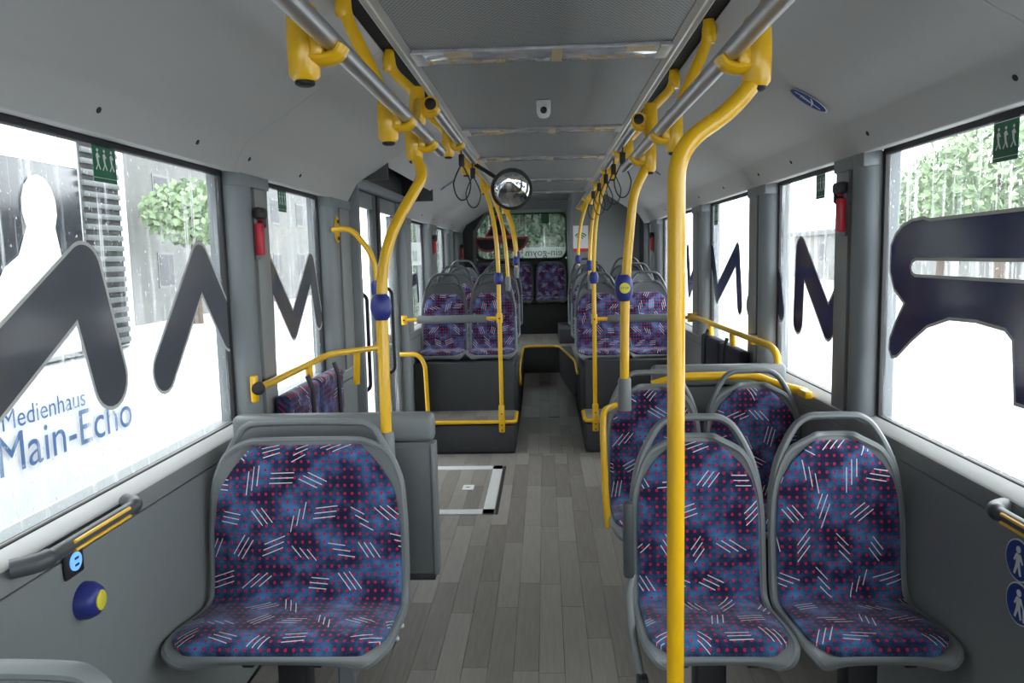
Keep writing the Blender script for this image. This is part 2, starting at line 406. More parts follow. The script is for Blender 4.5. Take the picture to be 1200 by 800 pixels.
for s, cuts in ((-1, [-6.6, -.2, 2.78, 4.42]), (-1, [6.2, 8.3, 10.6]), (1, [-6.6, -.9, 1.72, 4.2, 6.8, 8.75])):
    for a, b in zip(cuts, cuts[1:]): cove(s, a, b)
cove(-1, 4.42, 6.2, cove_in[7:])
for s in (-1, 1):
    # aluminium edge profile beside the sheets and dark slot next to it
    extrude_y('edge_profile', [(s*.47, 2.296), (s*.49, 2.286), (s*.500, 2.290), (s*.512, 2.284), (s*.522, 2.292), (s*.522, 2.32), (s*.47, 2.32)], -6.6, 10.75, ALU, ceiling)
    box('light_slot', s*.52, s*.58, -6.6, 10.75, 2.30, 2.33, SLOT, ceiling, bev=0)
    for y in ([-.6, .4, 1.3, 2.03, 2.61, 3.07, 3.71] if s < 0 else [-.4, .8, 2.0, 2.87, 3.73, 4.28, 5.1, 5.9, 6.7, 7.5])+([6.6, 7.4, 8.2, 9.0, 9.8] if s < 0 else []):
        sc = lathe('screw', [(.0085, 0), (.0085, .002), (.006, .0035), (.003, .0025)], DARK, ceiling, loc=(s*1.091, y*.936, 1.931), seg=10, dirv=(-s*.867, 0, -.498))
for y in strips[1:-1]:
    st = box('strip_light', -.47, .47, y-.085, y+.085, 2.285, 2.303, FOIL, ceiling, bev=.006)
    for x, wd in ((-.30, .05), (.06, .02), (.36, .05)):
        box('tape', x-wd, x+wd, y-.087, y-.02 if wd > .03 else y+.086, 2.2835, 2.286, TAPE, st, bev=0)
    box('strip_end', -.474, -.43, y-.087, y+.087, 2.282, 2.29, ALU, st, bev=.002); box('strip_end', .43, .474, y-.087, y+.087, 2.282, 2.29, ALU, st, bev=.002)

# left door with its mechanism recess
door = struct(empty('door_1', (-1.16, 4.5, 0)))
def dpart(name, x0, x1, y0, y1, z0, z1, m, par=None, bev=.006):
    o = box(name, x0+1.16, x1+1.16, y0-4.5, y1-4.5, z0, z1, m, par or door, bev); return o
for a, b in ((4.53, 5.29), (5.31, 6.07)):
    lf = dpart('door_leaf', -1.19, -1.15, a, a+.13, .03, 1.98, DGREY)
    dpart('stile', -1.19, -1.15, b-.11, b, .03, 1.98, PARTM, lf); dpart('rail', -1.19, -1.15, a+.12, b-.10, .03, .22, POSTM, lf); dpart('rail', -1.19, -1.15, a+.12, b-.10, 1.88, 1.98, POSTM, lf)
    dpart('edge_rubber', -1.2, -1.14, a-.012, a+.012, .03, 1.98, DARK, lf)
    g = dpart('pane', -1.174, -1.168, a+.125, b-.105, .2, 1.9, GLASS, lf, bev=0)
    tube('door_grip', [(p[0]+1.16, p[1]-4.5, p[2]) for p in ((-1.15, a+.17, 1.35), (-1.10, a+.17, 1.32), (-1.10, a+.17, .75), (-1.15, a+.17, .72))], .012, DARK, lf, fr=.03)
for y in (4.5, 6.04): dpart('door_post', -1.2, -1.08, y-.01, y+.045, 0, 2.02, POSTM, bev=.015)
dpart('mechanism_cover', -1.19, -1.12, 4.46, 6.16, 2.0, 2.34, DGREY)
dpart('recess_lining', -1.14, -.88, 4.42, 4.44, 2.0, 2.32, DGREY); dpart('recess_lining', -1.14, -.88, 6.18, 6.20, 2.0, 2.32, DGREY)
dpart('recess_top', -1.14, -.80, 4.42, 6.2, 2.30, 2.32, DGREY)
dpart('door_lintel', -1.22, -1.05, 4.42, 6.2, 1.985, 2.02, POSTM)

# rear wall, rear window, tower, bulkhead
wall_rear = struct(box('wall_rear', -1.25, 1.25, 11.42, 11.52, .0, 1.49, DGREY, bev=0))
box('wall_panel', -1.25, -1.0, 11.42, 11.52, 1.49, 2.5, DGREY, wall_rear, bev=0); box('wall_panel', .33, 1.25, 11.42, 11.52, 1.49, 2.5, DGREY, wall_rear, bev=0)
box('wall_panel', -1.0, .33, 11.42, 11.52, 2.17, 2.5, DGREY, wall_rear, bev=0)
extrude_y('corner_panel', [(-1.2, .9), (-1.02, .9), (-1.0, 1.9), (-.80, 2.2), (-.8, 2.4), (-1.2, 2.4)], 10.9, 11.42, DGREY, wall_rear)
nwin += 1
rw = struct(empty('window_%d' % nwin, (0, 11.42, 1.49)))
rp = lambda a, b, t: Vector((a, t, b-1.49))
rear_out = rrect(-1.0, .33, 1.50, 2.165, .12)
slab('pane', rear_out, .006, lambda a, b, t: rp(a, b, .02+t), GLASSR, rw)
offset_ring('gasket', [(x, z) for x, z in rrect(-.985, .315, 1.515, 2.15, .115)], .05, lambda a, b, t: rp(a, b, -.004), DARK, rw)
extrude_y('rear_bulkhead', [(-1.1, 2.2), (-.95, 2.175), (.30, 2.175), (.36, 2.2), (.36, 2.42), (-1.1, 2.42)], 10.62, 11.42, WALLM, wall_rear)
tower = struct(box('wall_tower', .335, 1.2, 9.25, 11.42, .48, 2.42, WALLM, bev=.02, seg=3)); tower.parent = wall_rear
box('tower_joint', 1.02, 1.024, 9.246, 9.256, .5, 2.0, DARK, tower, bev=0)

# front end behind the camera
wf = struct(box('wall_front', -1.29, 1.29, -6.66, -6.6, 0, .75, WALLM, bev=0))
box('wall_panel', -1.29, 1.29, -6.66, -6.6, 2.25, 2.56, DGREY, wf, bev=0)

# platforms and raised rear floor
def platform(s, xi):
    p = struct(empty('floor_platform', (s*.75, 5.93, 0))); ox, oy = s*.75, 5.93
    def b(name, x0, x1, y0, y1, z0, z1, m, bev=.01): return box(name, s*x0-ox, s*x1-ox, y0-oy, y1-oy, z0, z1, m, p, bev)
    b('step_box', xi, 1.13, 5.93, 6.44, -.004, .236, DGREY, .03); b('seat_box', xi+.02, 1.13, 6.42, 7.3, -.004, .665, DGREY, .02)
    b('rear_base', xi+.015, 1.13, 7.28, 10.7, -.004, .474, DGREY, .012)
    base = b('step_floor', xi+.005, 1.13, 5.945, 6.42, .236, .244, DGREY, 0)
    n = int((1.13-xi)/pw)
    for i in range(n):
        for a, c in ((5.95, 6.18), (6.18, 6.42)):
            o = bpy.data.objects.new('plank', plank_me); C.objects.link(o); o.parent = p
            o.location = (s*(xi+.01+(i+.5)*(1.12-xi)/n)-ox, a-oy+(.0), .250); o.scale = ((1.12-xi)/n/pw, (c-a)/pl, 1)
    tube('edge_trim', [(s*xi*1.0-s*.004-ox, 6.25-oy, .262), (s*xi-s*.004-ox, 5.925-oy, .255), (s*1.12-ox, 5.925-oy, .255)], .016, YEL, p, fr=.05)
    b('inspection_flap', xi+.18, xi+.45, 5.926, 5.934, .06, .15, DGREY, .002)
    b('side_ledge', xi+.0, xi+.06, 6.44, 7.2, .5, .62, DGREY, .012)
    return p
platL, platR = platform(-1, .255), platform(1, .30)
rf = struct(box('floor_rear', -1.13, 1.13, 9.0, 10.7, .0, .47, DGREY, bev=.004))
for x0, x1, y0, y1 in ((-1.1, 1.1, 9.01, 10.6), (-.9, -.27, 7.32, 9.0), (.30, .9, 7.32, 9.0)):
    lay(x0, x1, y0, y1, .481, rf)
tube('edge_trim', [(-.255, 7.35, .30), (-.262, 7.4, .475), (-.265, 8.98, .487), (.15, 8.98, .487), (.29, 7.65, .487), (.30, 7.4, .40)], .014, YEL, rf, fr=.12)
slab('ledge', [(.15, 9.0), (.31, 9.0), (.31, 7.62), (.285, 7.65)], -.35, lambda a, b, t: Vector((a, b, .478+t)), DGREY, rf)
box('bench_box', -1.1, .335, 10.48, 11.42, .47, .90, SLOT, rf, bev=.01)
box('side_console', .16, .5, 9.25, 10.2, .47, .66, DGREY, rf, bev=.02)

# ================================================================== EXTERIOR
gm = tag(box('yard_ground', -60, 60, -30, 80, -.6, -.52, ASPH, bev=0), 'wet pale asphalt yard outside the bus windows', 'ground'); gm['kind'] = 'structure'
# neighbouring vehicle seen through the front left window
veh = tag(empty('neighbour_bus', (-3.0, 4.0, -.52)), 'white bus with blue lettering parked close outside the left window', 'bus')
def vb(name, x0, x1, y0, y1, z0, z1, m, par=None, bev=.01): return box(name, x0+3.0, x1+3.0, y0-4.0, y1-4.0, z0+.52, z1+.52, m, par or veh, bev)
vb('body', -5.4, -3.02, -12, 5.62, -.2, .95, VWHITE, bev=.04); vb('upper_body', -5.4, -3.04, -12, 5.6, .95, 2.9, VWHITE, bev=.06)  # unseen length behind the camera added to cut daylight from the left
vb('skirt', -5.3, -3.1, -12, 5.5, -.45, -.2, SLOT)
vb('window_band', -3.045, -3.03, 2.2, 4.98, 1.0, 2.18, VDARK)
vb('window_band', -3.045, -3.03, -11.5, 2.1, 1.0, 2.3, VDARK)  # unseen dark band, added to weaken light reaching the right wall
vb('roof_window', -3.045, -3.03, -11.5, 4.7, 2.36, 2.78, LOUV)  # continued out of view so the bus side bounces less light inside
gr = vb('grille', -3.045, -3.03, 5.0, 5.45, .98, 2.75, SLOT)
for i in range(24): vb('louver', -3.05, -3.015, 5.01, 5.44, 1.0+i*.072, 1.036+i*.072, LOUV, gr, bev=.004)
vb('light_strip', -3.05, -3.02, 4.84, 5.0, .98, 1.6, LOUV)
fig = slab('printed_figure', [(4.02, 1.0), (4.05, 1.35), (4.2, 1.55), (4.33, 1.62)]+[(4.55+.16*math.cos(a), 1.9+.2*math.sin(a)) for a in [math.radians(215-i*25) for i in range(11)]]+[(4.72, 1.62), (4.88, 1.5), (4.96, 1.3), (4.97, 1.0)], .004, lambda a, b, t: Vector((-.03+.004+t, a-4.0, b+.52)), WHITE, veh)
LM = lambda y, z, w: Matrix.Translation((-.005, y-4.0, z+.52)) @ Matrix(((0, 0, 1, 0), (1, 0, 0, 0), (0, 1, 0, 0), (0, 0, 0, 1))) @ Matrix.Diagonal((w, 1, 1, 1))
text('lettering', 'Medienhaus', .165, LM(4.42, .70, 1.0), LTXT, veh); text('lettering', 'Main-Echo', .33, LM(4.66, .50, 1.0), LTXT, veh)

# far scenery
def building(name, label, x0, x1, y0, y1, h, nwx, axis, roof=True):
    b = tag(empty(name, ((x0+x1)/2, (y0+y1)/2, -.52)), label, 'building'); ox, oy = (x0+x1)/2, (y0+y1)/2
    box('wall', x0-ox, x1-ox, y0-oy, y1-oy, 0, h, FACADE, b, bev=0)
    if roof: box('roof', x0-ox-.4, x1-ox+.4, y0-oy-.4, y1-oy+.4, h, h+.35, ROOFM, b, bev=.02)
    for i in range(nwx):
        for zz in (1.2, 4.0):
            if zz+1.3 > h: continue
            if axis == 'x+': 
                y = y0-oy+(i+.5)*(y1-y0)/nwx; f = box('window', x1-ox-.04, x1-ox+.03, y-.6, y+.6, zz, zz+1.3, LOUV, b, bev=0); box('pane', x1-ox+.03, x1-ox+.04, y-.52, y+.52, zz+.08, zz+1.22, ROOFM, f, bev=0)
            else:
                y = y0-oy+(i+.5)*(y1-y0)/nwx; f = box('window', x0-ox-.03, x0-ox+.04, y-.6, y+.6, zz, zz+1.3, LOUV, b, bev=0); box('pane', x0-ox-.04, x0-ox-.03, y-.52, y+.52, zz+.08, zz+1.22, ROOFM, f, bev=0)
    return b
building('pale_building', 'pale plastered building beyond the yard left of the bus', -22, -14, 14, 46, 7.2, 8, 'x+')
building('low_shed', 'long low shed with grey roof beyond the right windows', 19, 26, 22, 60, 3.0, 9, 'x-')
def tree(name, label, x, y, h, r, cat='tree', mat=LEAF, seedv=1, n=900, leaf=.35, squash=.7):
    rd = random.Random(seedv); t = tag(empty(name, (x, y, -.52)), label, cat)
    tube('trunk', [(0, 0, 0), (.05, 0, h*.35), (0, .05, h*.7)], [.18, .14, .08], BARK, t, fr=0, seg=8)
    bm = bmesh.new()
    for i in range(n):
        a, e, q = rd.random()*6.283, math.acos(rd.uniform(-1, 1)), r*(.55+.45*rd.random())
        p = Vector((math.cos(a)*math.sin(e)*q, math.sin(a)*math.sin(e)*q, h*.7+math.cos(e)*q*squash))
        v1 = Vector((rd.uniform(-1, 1), rd.uniform(-1, 1), rd.uniform(-1, 1))).normalized()*leaf; v2 = v1.orthogonal().normalized()*leaf*.7
        bm.faces.new([bm.verts.new(p+k) for k in (-v1, v2, v1, -v2)])
    link('crown', tomesh(bm, 'crown', False), mat, t); return t
tree('leafy_tree', 'leafy tree behind the big letter on the right front window', 14, 24.5, 6.0, 2.6, seedv=3, n=2600, leaf=.16)
tree('leafy_tree', 'slim pale tree between the parked bus and the left building', -12.0, 26, 5.4, 1.6, seedv=5, n=1500, leaf=.14)
tree('leafy_tree', 'smaller leafy tree right of the other one beyond the right front window', 15.5, 31.0, 5.6, 2.4, seedv=8, n=2400, leaf=.16)
# hedge bank behind the rear window
rd = random.Random(4); vs, fs = [], []
for i in range(26000):
    x, zz = rd.uniform(-2.6, 2.2), rd.random()
    p = Vector((x, 15.2+zz*2.2+rd.uniform(-.3, .3), -.5+zz*4.6+rd.uniform(-.2, .2)))
    v1 = Vector((rd.uniform(-1, 1), rd.uniform(-.6, .6), rd.uniform(-1, 1))).normalized()*.07; v2 = v1.orthogonal().normalized()*.05
    vs += [p-v1, p+v2, p+v1, p-v2]; fs.append((4*i, 4*i+1, 4*i+2, 4*i+3))
hme = bpy.data.meshes.new('hedge_bank'); hme.from_pydata(vs, [], fs)
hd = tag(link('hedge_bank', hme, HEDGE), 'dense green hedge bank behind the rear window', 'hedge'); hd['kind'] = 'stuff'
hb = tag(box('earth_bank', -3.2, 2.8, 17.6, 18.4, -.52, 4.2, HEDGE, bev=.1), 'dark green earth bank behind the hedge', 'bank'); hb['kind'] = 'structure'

# ================================================================== SEATS
def interp(tab, x):
    if x <= tab[0][0]: return tab[0][1:]
    for a, b in zip(tab, tab[1:]):
        if x <= b[0]:
            t = (x-a[0])/(b[0]-a[0]); return [p+(q-p)*t for p, q in zip(a[1:], b[1:])]
    return tab[-1][1:]
def smooth_tab(tab, n):
    """catmull-rom resample of (y,z,hw) rows"""
    out = []; T = [Vector(r) for r in tab]
    T = [T[0]*2-T[1]]+T+[T[-1]*2-T[-2]]
    for i in range(1, len(T)-2):
        for k in range(n):
            t = k/n; a, b, c, e = T[i-1:i+3]
            out.append(.5*((2*b)+(c-a)*t+(2*a-5*b+4*c-e)*t*t+(3*b-a-3*c+e)*t**3))
    out.append(T[-2]); return out
SEATPAN = [(-.008, .420, .160), (-.018, .433, .186), (-.008, .446, .204), (.025, .453, .214), (.09, .454, .216), (.19, .444, .215), (.26, .437, .213), (.30, .441, .213), (.331, .464, .212), (.346, .512, .212), (.357, .60, .212), (.366, .69, .211)]
BACK_STD = [(.375, .77, .205), (.382, .83, .191), (.388, .88, .172), (.392, .915, .148), (.395, .935, .115), (.397, .952, .080), (.398, .962, .062)]
BACK_WIDE = [(.375, .77, .208), (.382, .83, .204), (.388, .88, .193), (.392, .915, .181), (.395, .94, .163), (.397, .957, .140), (.398, .966, .118)]
BACK_HEAD = [(.376, .77, .208), (.385, .85, .200), (.393, .92, .184), (.399, .97, .164), (.404, 1.01, .136), (.408, 1.035, .106), (.409, 1.045, .08)]
BACK_BENCH = [(.375, .755, .206), (.382, .82, .204), (.388, .88, .195), (.393, .92, .175), (.396, .945, .14), (.397, .952, .10)]
CUSH = {'std': [(.70, .196), (.78, .186), (.83, .170), (.88, .139), (.91, .108), (.935, .078), (.95, .058)],
        'wide': [(.70, .302), (.78, .294), (.83, .276), (.88, .242), (.92, .208), (.95, .178)],
        'head': [(.70, .196), (.82, .186), (.88, .168), (.925, .138), (.955, .10), (.968, .075)],
        'bench': [(.70, .20), (.85, .185), (.90, .165), (.935, .13)]}
def seat_proto(kind, legs=.40):
    wx = 1.50 if kind == 'wide' else .955
    back = {'std': BACK_STD, 'wide': BACK_WIDE, 'head': BACK_HEAD, 'bench': BACK_BENCH}[kind]
    rows = smooth_tab(SEATPAN+back, 3); nu = 12
    nr = len(rows)
    def normal(i):
        a, b = rows[max(i-1, 0)], rows[min(i+1, nr-1)]; t = Vector((0, b.x-a.x, b.y-a.y)).normalized(); return Vector((0, -t.z, t.y))
    def pt(i, u, off, inset=0.0):
        r = rows[i]; h = r.z*wx-inset
        return Vector((u*h, r.x, r.y))+normal(i)*(off+.016*abs(u)**4)
    bm = bmesh.new(); fr, bk = [], []
    for i in range(nr):
        fr.append([bm.verts.new(pt(i, -1+2*k/nu, 0)) for k in range(nu+1)]); bk.append([bm.verts.new(pt(i, -1+2*k/nu, -.022)) for k in range(nu+1)])
    for i in range(nr-1):
        for k in range(nu):
            bm.faces.new((fr[i][k], fr[i][k+1], fr[i+1][k+1], fr[i+1][k])); bm.faces.new((bk[i][k], bk[i+1][k], bk[i+1][k+1], bk[i][k+1]))
    per = [pt(i, -1, -.011) for i in range(nr)]+[pt(nr-1, -1+2*k/nu, -.011) for k in range(1, nu)]+[pt(i, 1, -.011) for i in range(nr-1, -1, -1)]+[pt(0, 1-2*k/nu, -.011) for k in range(1, nu)]
    sweep(bm, per, .0125, 8, closed=True)
    shell = tomesh(bm, 'shell'); shell.materials.append(PLAD if kind == 'bench' else PLA)  # bench shell colour darkened to stand in for the shade at the rear
    if kind == 'head':
        shell.materials.append(PLAD)
        for p in shell.polygons:
            if p.center.z > .74: p.material_index = 1
    # cushion
    i0 = 6; zt = {'std': .951, 'wide': .953, 'head': .967, 'bench': .935}[kind]
    i1 = max(i for i in range(nr) if rows[i].y <= zt); nu = 16
    bm = bmesh.new(); uvl = bm.loops.layers.uv.new('UVMap'); g = []; L = 0.0; arc = [0.0]
    for i in range(i0+1, i1+1): arc.append(arc[-1]+(rows[i].xy-rows[i-1].xy).length)
    uvs = {}
    for i in range(i0, i1+1):
        e = min(arc[i-i0], arc[-1]-arc[i-i0]); ev = 1-(1-min(e/.05, 1))**3; row = []
        ins = .012
        if rows[i].y > .70: ins = max(.012, rows[i].z*wx-interp(CUSH[kind], rows[i].y)[0])
        elif arc[i-i0] < .07: ins = .012+.04*(1-arc[i-i0]/.07)**2.5
        for k in range(nu+1):
            u = -1+2*k/nu; u = math.copysign(abs(u)**.8, u) if u else 0.0
            off = .004+.026*ev*(1-abs(u)**6)
            v = bm.verts.new(pt(i, u, off, ins)); row.append(v)
        mid = row[nu//2].co; L += (mid-pm).length if g else 0.0; pm = mid.copy()
        for v in row: uvs[v] = (v.co.x, L)
        g.append(row)
    for A, B in zip(g, g[1:]):
        for k in range(nu):
            f = bm.faces.new((A[k], A[k+1], B[k+1], B[k]))
    # skirt down into the shell
    edge = [e for e in bm.edges if len(e.link_faces) == 1]
    r = bmesh.ops.extrude_edge_only(bm, edges=edge)
    for v in [x for x in r['geom'] if isinstance(x, bmesh.types.BMVert)]:
        src = min(uvs, key=lambda q: (q.co-v.co).length_squared); uvs[v] = uvs[src]
    for v in [x for x in r['geom'] if isinstance(x, bmesh.types.BMVert)]: v.co += Vector((0, .012, 0)) if v.co.z > .52 else Vector((0, 0, -.012))
    for f in bm.faces:
        for l in f.loops: l[uvl].uv = uvs[l.vert]
    cush = tomesh(bm, 'cushion'); cush.materials.append(FAB)
    parts = [('shell', shell), ('cushion', cush)]
    if kind != 'bench':
        if kind == 'std': hp = [(.200, .70), (.194, .80), (.172, .895), (.126, .985), (.086, 1.018), (.045, 1.024)]
        elif kind == 'wide': hp = [(.308, .70), (.303, .80), (.280, .885), (.240, .970), (.206, 1.012), (.14, 1.024)]
        else: hp = [(.200, .74), (.190, .86), (.170, .97), (.128, 1.07), (.09, 1.115), (.05, 1.128)]
        pts = [(-x, .372+(z-.7)*.11, z) for x, z in hp]+[(x, .372+(z-.7)*.11, z) for x, z in hp[::-1]]
        pts = smooth_tab(pts, 4); n = len(pts); rad = [.0155-.0035*min(1, min(i, n-1-i)/(n*.28)) for i in range(n)]
        bm = bmesh.new(); sweep(bm, pts, rad, 10, 1.25); h = tomesh(bm, 'grab_handle'); h.materials.append(PLAD if kind == 'head' else PLA); parts.append(('grab_handle', h))
    hw = .215*wx
    bm = bmesh.new(); bx(bm, -hw*.72, hw*.72, .06, .10, .385, .44, .008, 1); bx(bm, -hw*.72, hw*.72, .24, .28, .385, .445, .008, 1)
    for x in (-.1, .1): bx(bm, x-.02, x+.02, .05, .30, .375, .41, .006, 1)
    if legs > .02:
        bx(bm, -.045, .045, .13, .22, .40-legs+.012, .40, .012, 2); bx(bm, -.11, .11, .08, .27, .40-legs, .40-legs+.014, .004, 1)
    sm = tomesh(bm, 'support'); sm.materials.append(DARK); parts.append(('support', sm))
    return parts
protos = {}
def seat(kind, x, y, z, label, group, rz=0.0, legs=.40, name='bus_seat'):
    key = (kind, legs)
    if key not in protos: protos[key] = seat_proto(kind, legs)
    t = tag(empty(name, (x, y, z), rz), label, 'seat', group)
    for n, me in protos[key]: link(n, me, None, t)
    return t
seatL = seat('wide', -.785, 2.03, 0, 'extra-wide patterned bus seat in front of the grey partition on the left', 'front seats')
seatR1 = seat('std', .470, 2.03, 0, 'patterned bus seat by the aisle behind the large yellow pole, with armrest', 'front seats')
seatR2 = seat('std', .907, 2.03, 0, 'patterned bus seat beside the dark right wall, nearest row', 'front seats')
seatQ1 = seat('std', .463, 2.98, 0, 'patterned aisle seat in the second row on the right, carrying a yellow pole', 'second row seats')
seatQ2 = seat('std', .900, 2.98, 0, 'patterned window seat in the second row on the right, before the grey partition', 'second row seats')
nearS = seat('wide', -.765, 1.335, 0, 'grey seat back at the lower left corner, turned away from the camera', 'front seats', rz=math.pi)
nearS.scale.x = .78
for i, x in enumerate((-.91, -.472)):
    seat('head', x, 6.50, .27, 'raised patterned seat %s left platform pair, behind the grey padded bar' % ('by the window of the', 'by the aisle of the')[i], 'raised left seats', legs=0)
    seat('head', x+.005, 7.32, .33, 'patterned seat %s in the second raised row on the left' % ('by the window', 'by the aisle')[i], 'raised left seats', legs=.25)
    seat('head', x+.008, 8.10, .38, 'patterned seat %s in the third raised row on the left' % ('by the window', 'by the aisle')[i], 'raised left seats', legs=.295)
for i, x in enumerate((.470, .908)):
    seat('head', x, 6.50, .25, 'raised patterned seat %s right platform pair, behind the grey padded bar' % ('by the aisle of the', 'by the window of the')[i], 'raised right seats', legs=0)
    seat('head', x-.005, 7.32, .32, 'patterned seat %s in the second raised row on the right' % ('by the aisle', 'by the window')[i], 'raised right seats', legs=.24)
    seat('head', x-.008, 8.08, .37, 'patterned seat %s in the third raised row on the right' % ('by the aisle', 'by the window')[i], 'raised right seats', legs=.285)
for i, x in enumerate((-.82, -.37, .09)):
    seat('bench', x, 10.42, .50, ('dark patterned rear bench seat in the left corner', 'dark patterned rear bench seat in the middle below the red decals', 'dark patterned rear bench seat at the end of the aisle')[i], 'rear bench seats', legs=0)
# armrest on the front aisle seat
ar = box('armrest', -.245, -.212, .23, .275, .56, .80, PLAD, seatR1, bev=.012)
tube('armrest_bracket', [(-.215, .25, .57), (-.232, .22, .52), (-.232, .15, .45), (-.215, .03, .34)], .011, PLA, seatR1, fr=.05)
box('bracket_end', -.232, -.200, .01, .05, .325, .365, DARK, seatR1, bev=.006)
for y in (.12, .20): lathe('bolt', [(.008, 0), (.008, .012), (.005, .016)], ALU, seatL, loc=(.318, y, .43), seg=10, dirv=(1, 0, 0))

# ================================================================== PARTITIONS
def partition(name, label, x0, x1, y, z0, z1, th=.05, capx=0.0):
    p = tag(empty(name, ((x0+x1)/2, y, z0)), label, 'partition'); ox = (x0+x1)/2
    box('board', x0-ox, x1-ox-.01, 0, th, 0, z1-z0-.10, PARTM, p, bev=.006)
    bm = bmesh.new(); bx(bm, x0-ox-.005, x1-ox, -.012, th+.012, z1-z0-.10, z1-z0, .022, 3); link('cap', tomesh(bm, 'cap'), PLA, p)
    box('edge_strip', x1-ox-.014, x1-ox+.002, -.006, th+.008, 0, z1-z0-.105, PLA, p, bev=.004)
    box('foot_edge', x0-ox, x1-ox-.012, -.003, th+.004, -.02, .004, DARK, p, bev=.002)
    return p
pL = partition('partition_panel', 'grey plastic partition behind the wide left seat', -1.10, -.395, 2.60, .435, 1.015)
box('cover_plate', .16, .335, -.003, .0, .01, .46, PARTM, pL, bev=.002)
pR = partition('partition_panel', 'grey plastic partition behind the second right row with a yellow bar', .50, 1.12, 3.60, .62, 1.02)
tube('grab_bar', [(-.33, -.10, .33), (-.20, -.10, .365), (.14, -.10, .365), (.22, -.15, .33), (.32, -.25, .31)], .019, YEL, pR, fr=.06)
box('bar_bracket', .285, .320, -.33, -.22, .295, .328, YEL, pR, bev=.008)
for s, p in ((-1, pL), (1, pR)):
    bm = bmesh.new(); bx(bm, -.03, .03, .01, .04, -p.location.z, .02, .006, 1); link('post', tomesh(bm, 'post'), POSTM, p)

# ================================================================== STANCHIONS AND RAILS
def ball(par, loc, r=.036, h=.06, button=False):
    b = lathe('stop_button' if button else 'push_button', [(r*.6, -h), (r*.82, -h*.75), (r*.95, -h*.4), (r, 0), (r*.95, h*.4), (r*.82, h*.75), (r*.6, h)], BLUE, par, loc=loc, seg=20)
    if button:
        c = (loc[0], loc[1]-r+.004, loc[2]); lathe('button_face', [(.022, 0), (.022, .006), (.018, .008)], YBTN, b, loc=c, seg=18, dirv=(0, -1, 0))
        text('lettering', 'STOP', .014, Matrix.Translation((c[0], c[1]-.0085, c[2])) @ Matrix.Rotation(H90, 4, 'X'), BLUE, b)
    return b
def clamp(par, x, y, z, s, r=.026):
    """rail clamp: socket on the outer side with a hook under the rail; local coords of parent"""
    c = lathe('clamp', [(r*.8, -.075), (r*1.1, -.065), (r*1.15, .0), (r*1.05, .055), (r*.85, .062)], YEL, par, loc=(x+s*.052, y, z+.005), seg=18)
    lathe('end_plug', [(r*.7, 0), (r*.7, .006), (r*.5, .009)], DARK, c, loc=(x+s*.052, y, z-.07), seg=14, dirv=(0, 0, -1))
    tube('hook', [(x+s*.045, y, z-.028), (x+s*.015, y, z-.034), (x-s*.012, y, z-.026), (x-s*.022, y, z-.008)], .013, YEL, c, fr=.02, sx=1.9)
    box('lid', x+s*.01, x+s*.035, y-.026, y+.026, z-.03, z+.022, YEL, c, bev=.006)
RX, RZ = .385, 1.95
def rail(name, label, x, z, y0, y1, r=.0195):
    t = tag(empty(name, (x, y0, z)), label, 'handrail', 'ceiling handrails')
    tube('bar', [(0, 0, 0), (0, y1-y0, 0)], r, STEEL, t, fr=0, seg=18)
    return t
railL = rail('ceiling_handrail', 'brushed steel handrail under the left cove, nearest', -RX, RZ, -1.6, 2.96)
railR = rail('ceiling_handrail', 'brushed steel handrail under the right cove, nearest', RX, RZ, -1.6, 3.72)
rail2L = rail('ceiling_handrail', 'farther steel handrail close to the left ceiling edge, holding black straps', -.40, 2.10, 2.83, 9.2)
rail2R = rail('ceiling_handrail', 'farther steel handrail close to the right ceiling edge, holding black straps', .40, 2.10, 3.28, 9.2)
for t in (rail2L, rail2R):
    lathe('end_cap', [(.028, 0), (.028, .03), (.02, .034)], YEL, t, loc=(0, -.004, 0), seg=18, dirv=(0, 1, 0)); lathe('end_plug', [(.021, 0), (.021, .004), (.015, .007)], DARK, t, loc=(0, -.003, 0), seg=18, dirv=(0, -1, 0))
def hanger(t, s, y, ztop=2.29, arm=True):
    """arm from ceiling slot down to the clamp, in rail-local coordinates"""
    xo, yo, zo = t.location; x, z = xo, zo
    clamp(t, 0, y-yo, 0, s)
    if arm:
        tube('arm', [(s*.052, y-yo, .04), (s*(.545)-xo, y-yo, ztop-zo-.06), (s*.55-xo, y-yo, ztop-zo+.02)], .0185, YEL, t, fr=.04)
        lathe('arm_socket', [(.0195, -.045), (.024, -.03), (.023, 0), (.012, .045)], YEL, t, loc=(s*.55-xo, y-yo, ztop-zo-.02), seg=16)
for y in (-.6, 1.45, 2.22): hanger(railL, -1, y)
hanger(railL, -1, 2.66, arm=False); tube('link_tube', [(-.052, 4.26, .04), (-.062, 4.44, .16)], .0175, YEL, railL, fr=0)
for y in (-.6, 1.63, 2.63): hanger(railR, 1, y)
hanger(railR, 1, 3.24, arm=False); tube('link_tube', [(.052, 4.84, .04), (.062, 4.90, .16)], .0175, YEL, railR, fr=0)
for y in (2.86, 3.75, 4.6, 5.95, 7.6, 8.9): hanger(rail2L, -1, y)
for y in (3.31, 4.2, 5.1, 5.95, 7.6, 8.9): hanger(rail2R, 1, y)

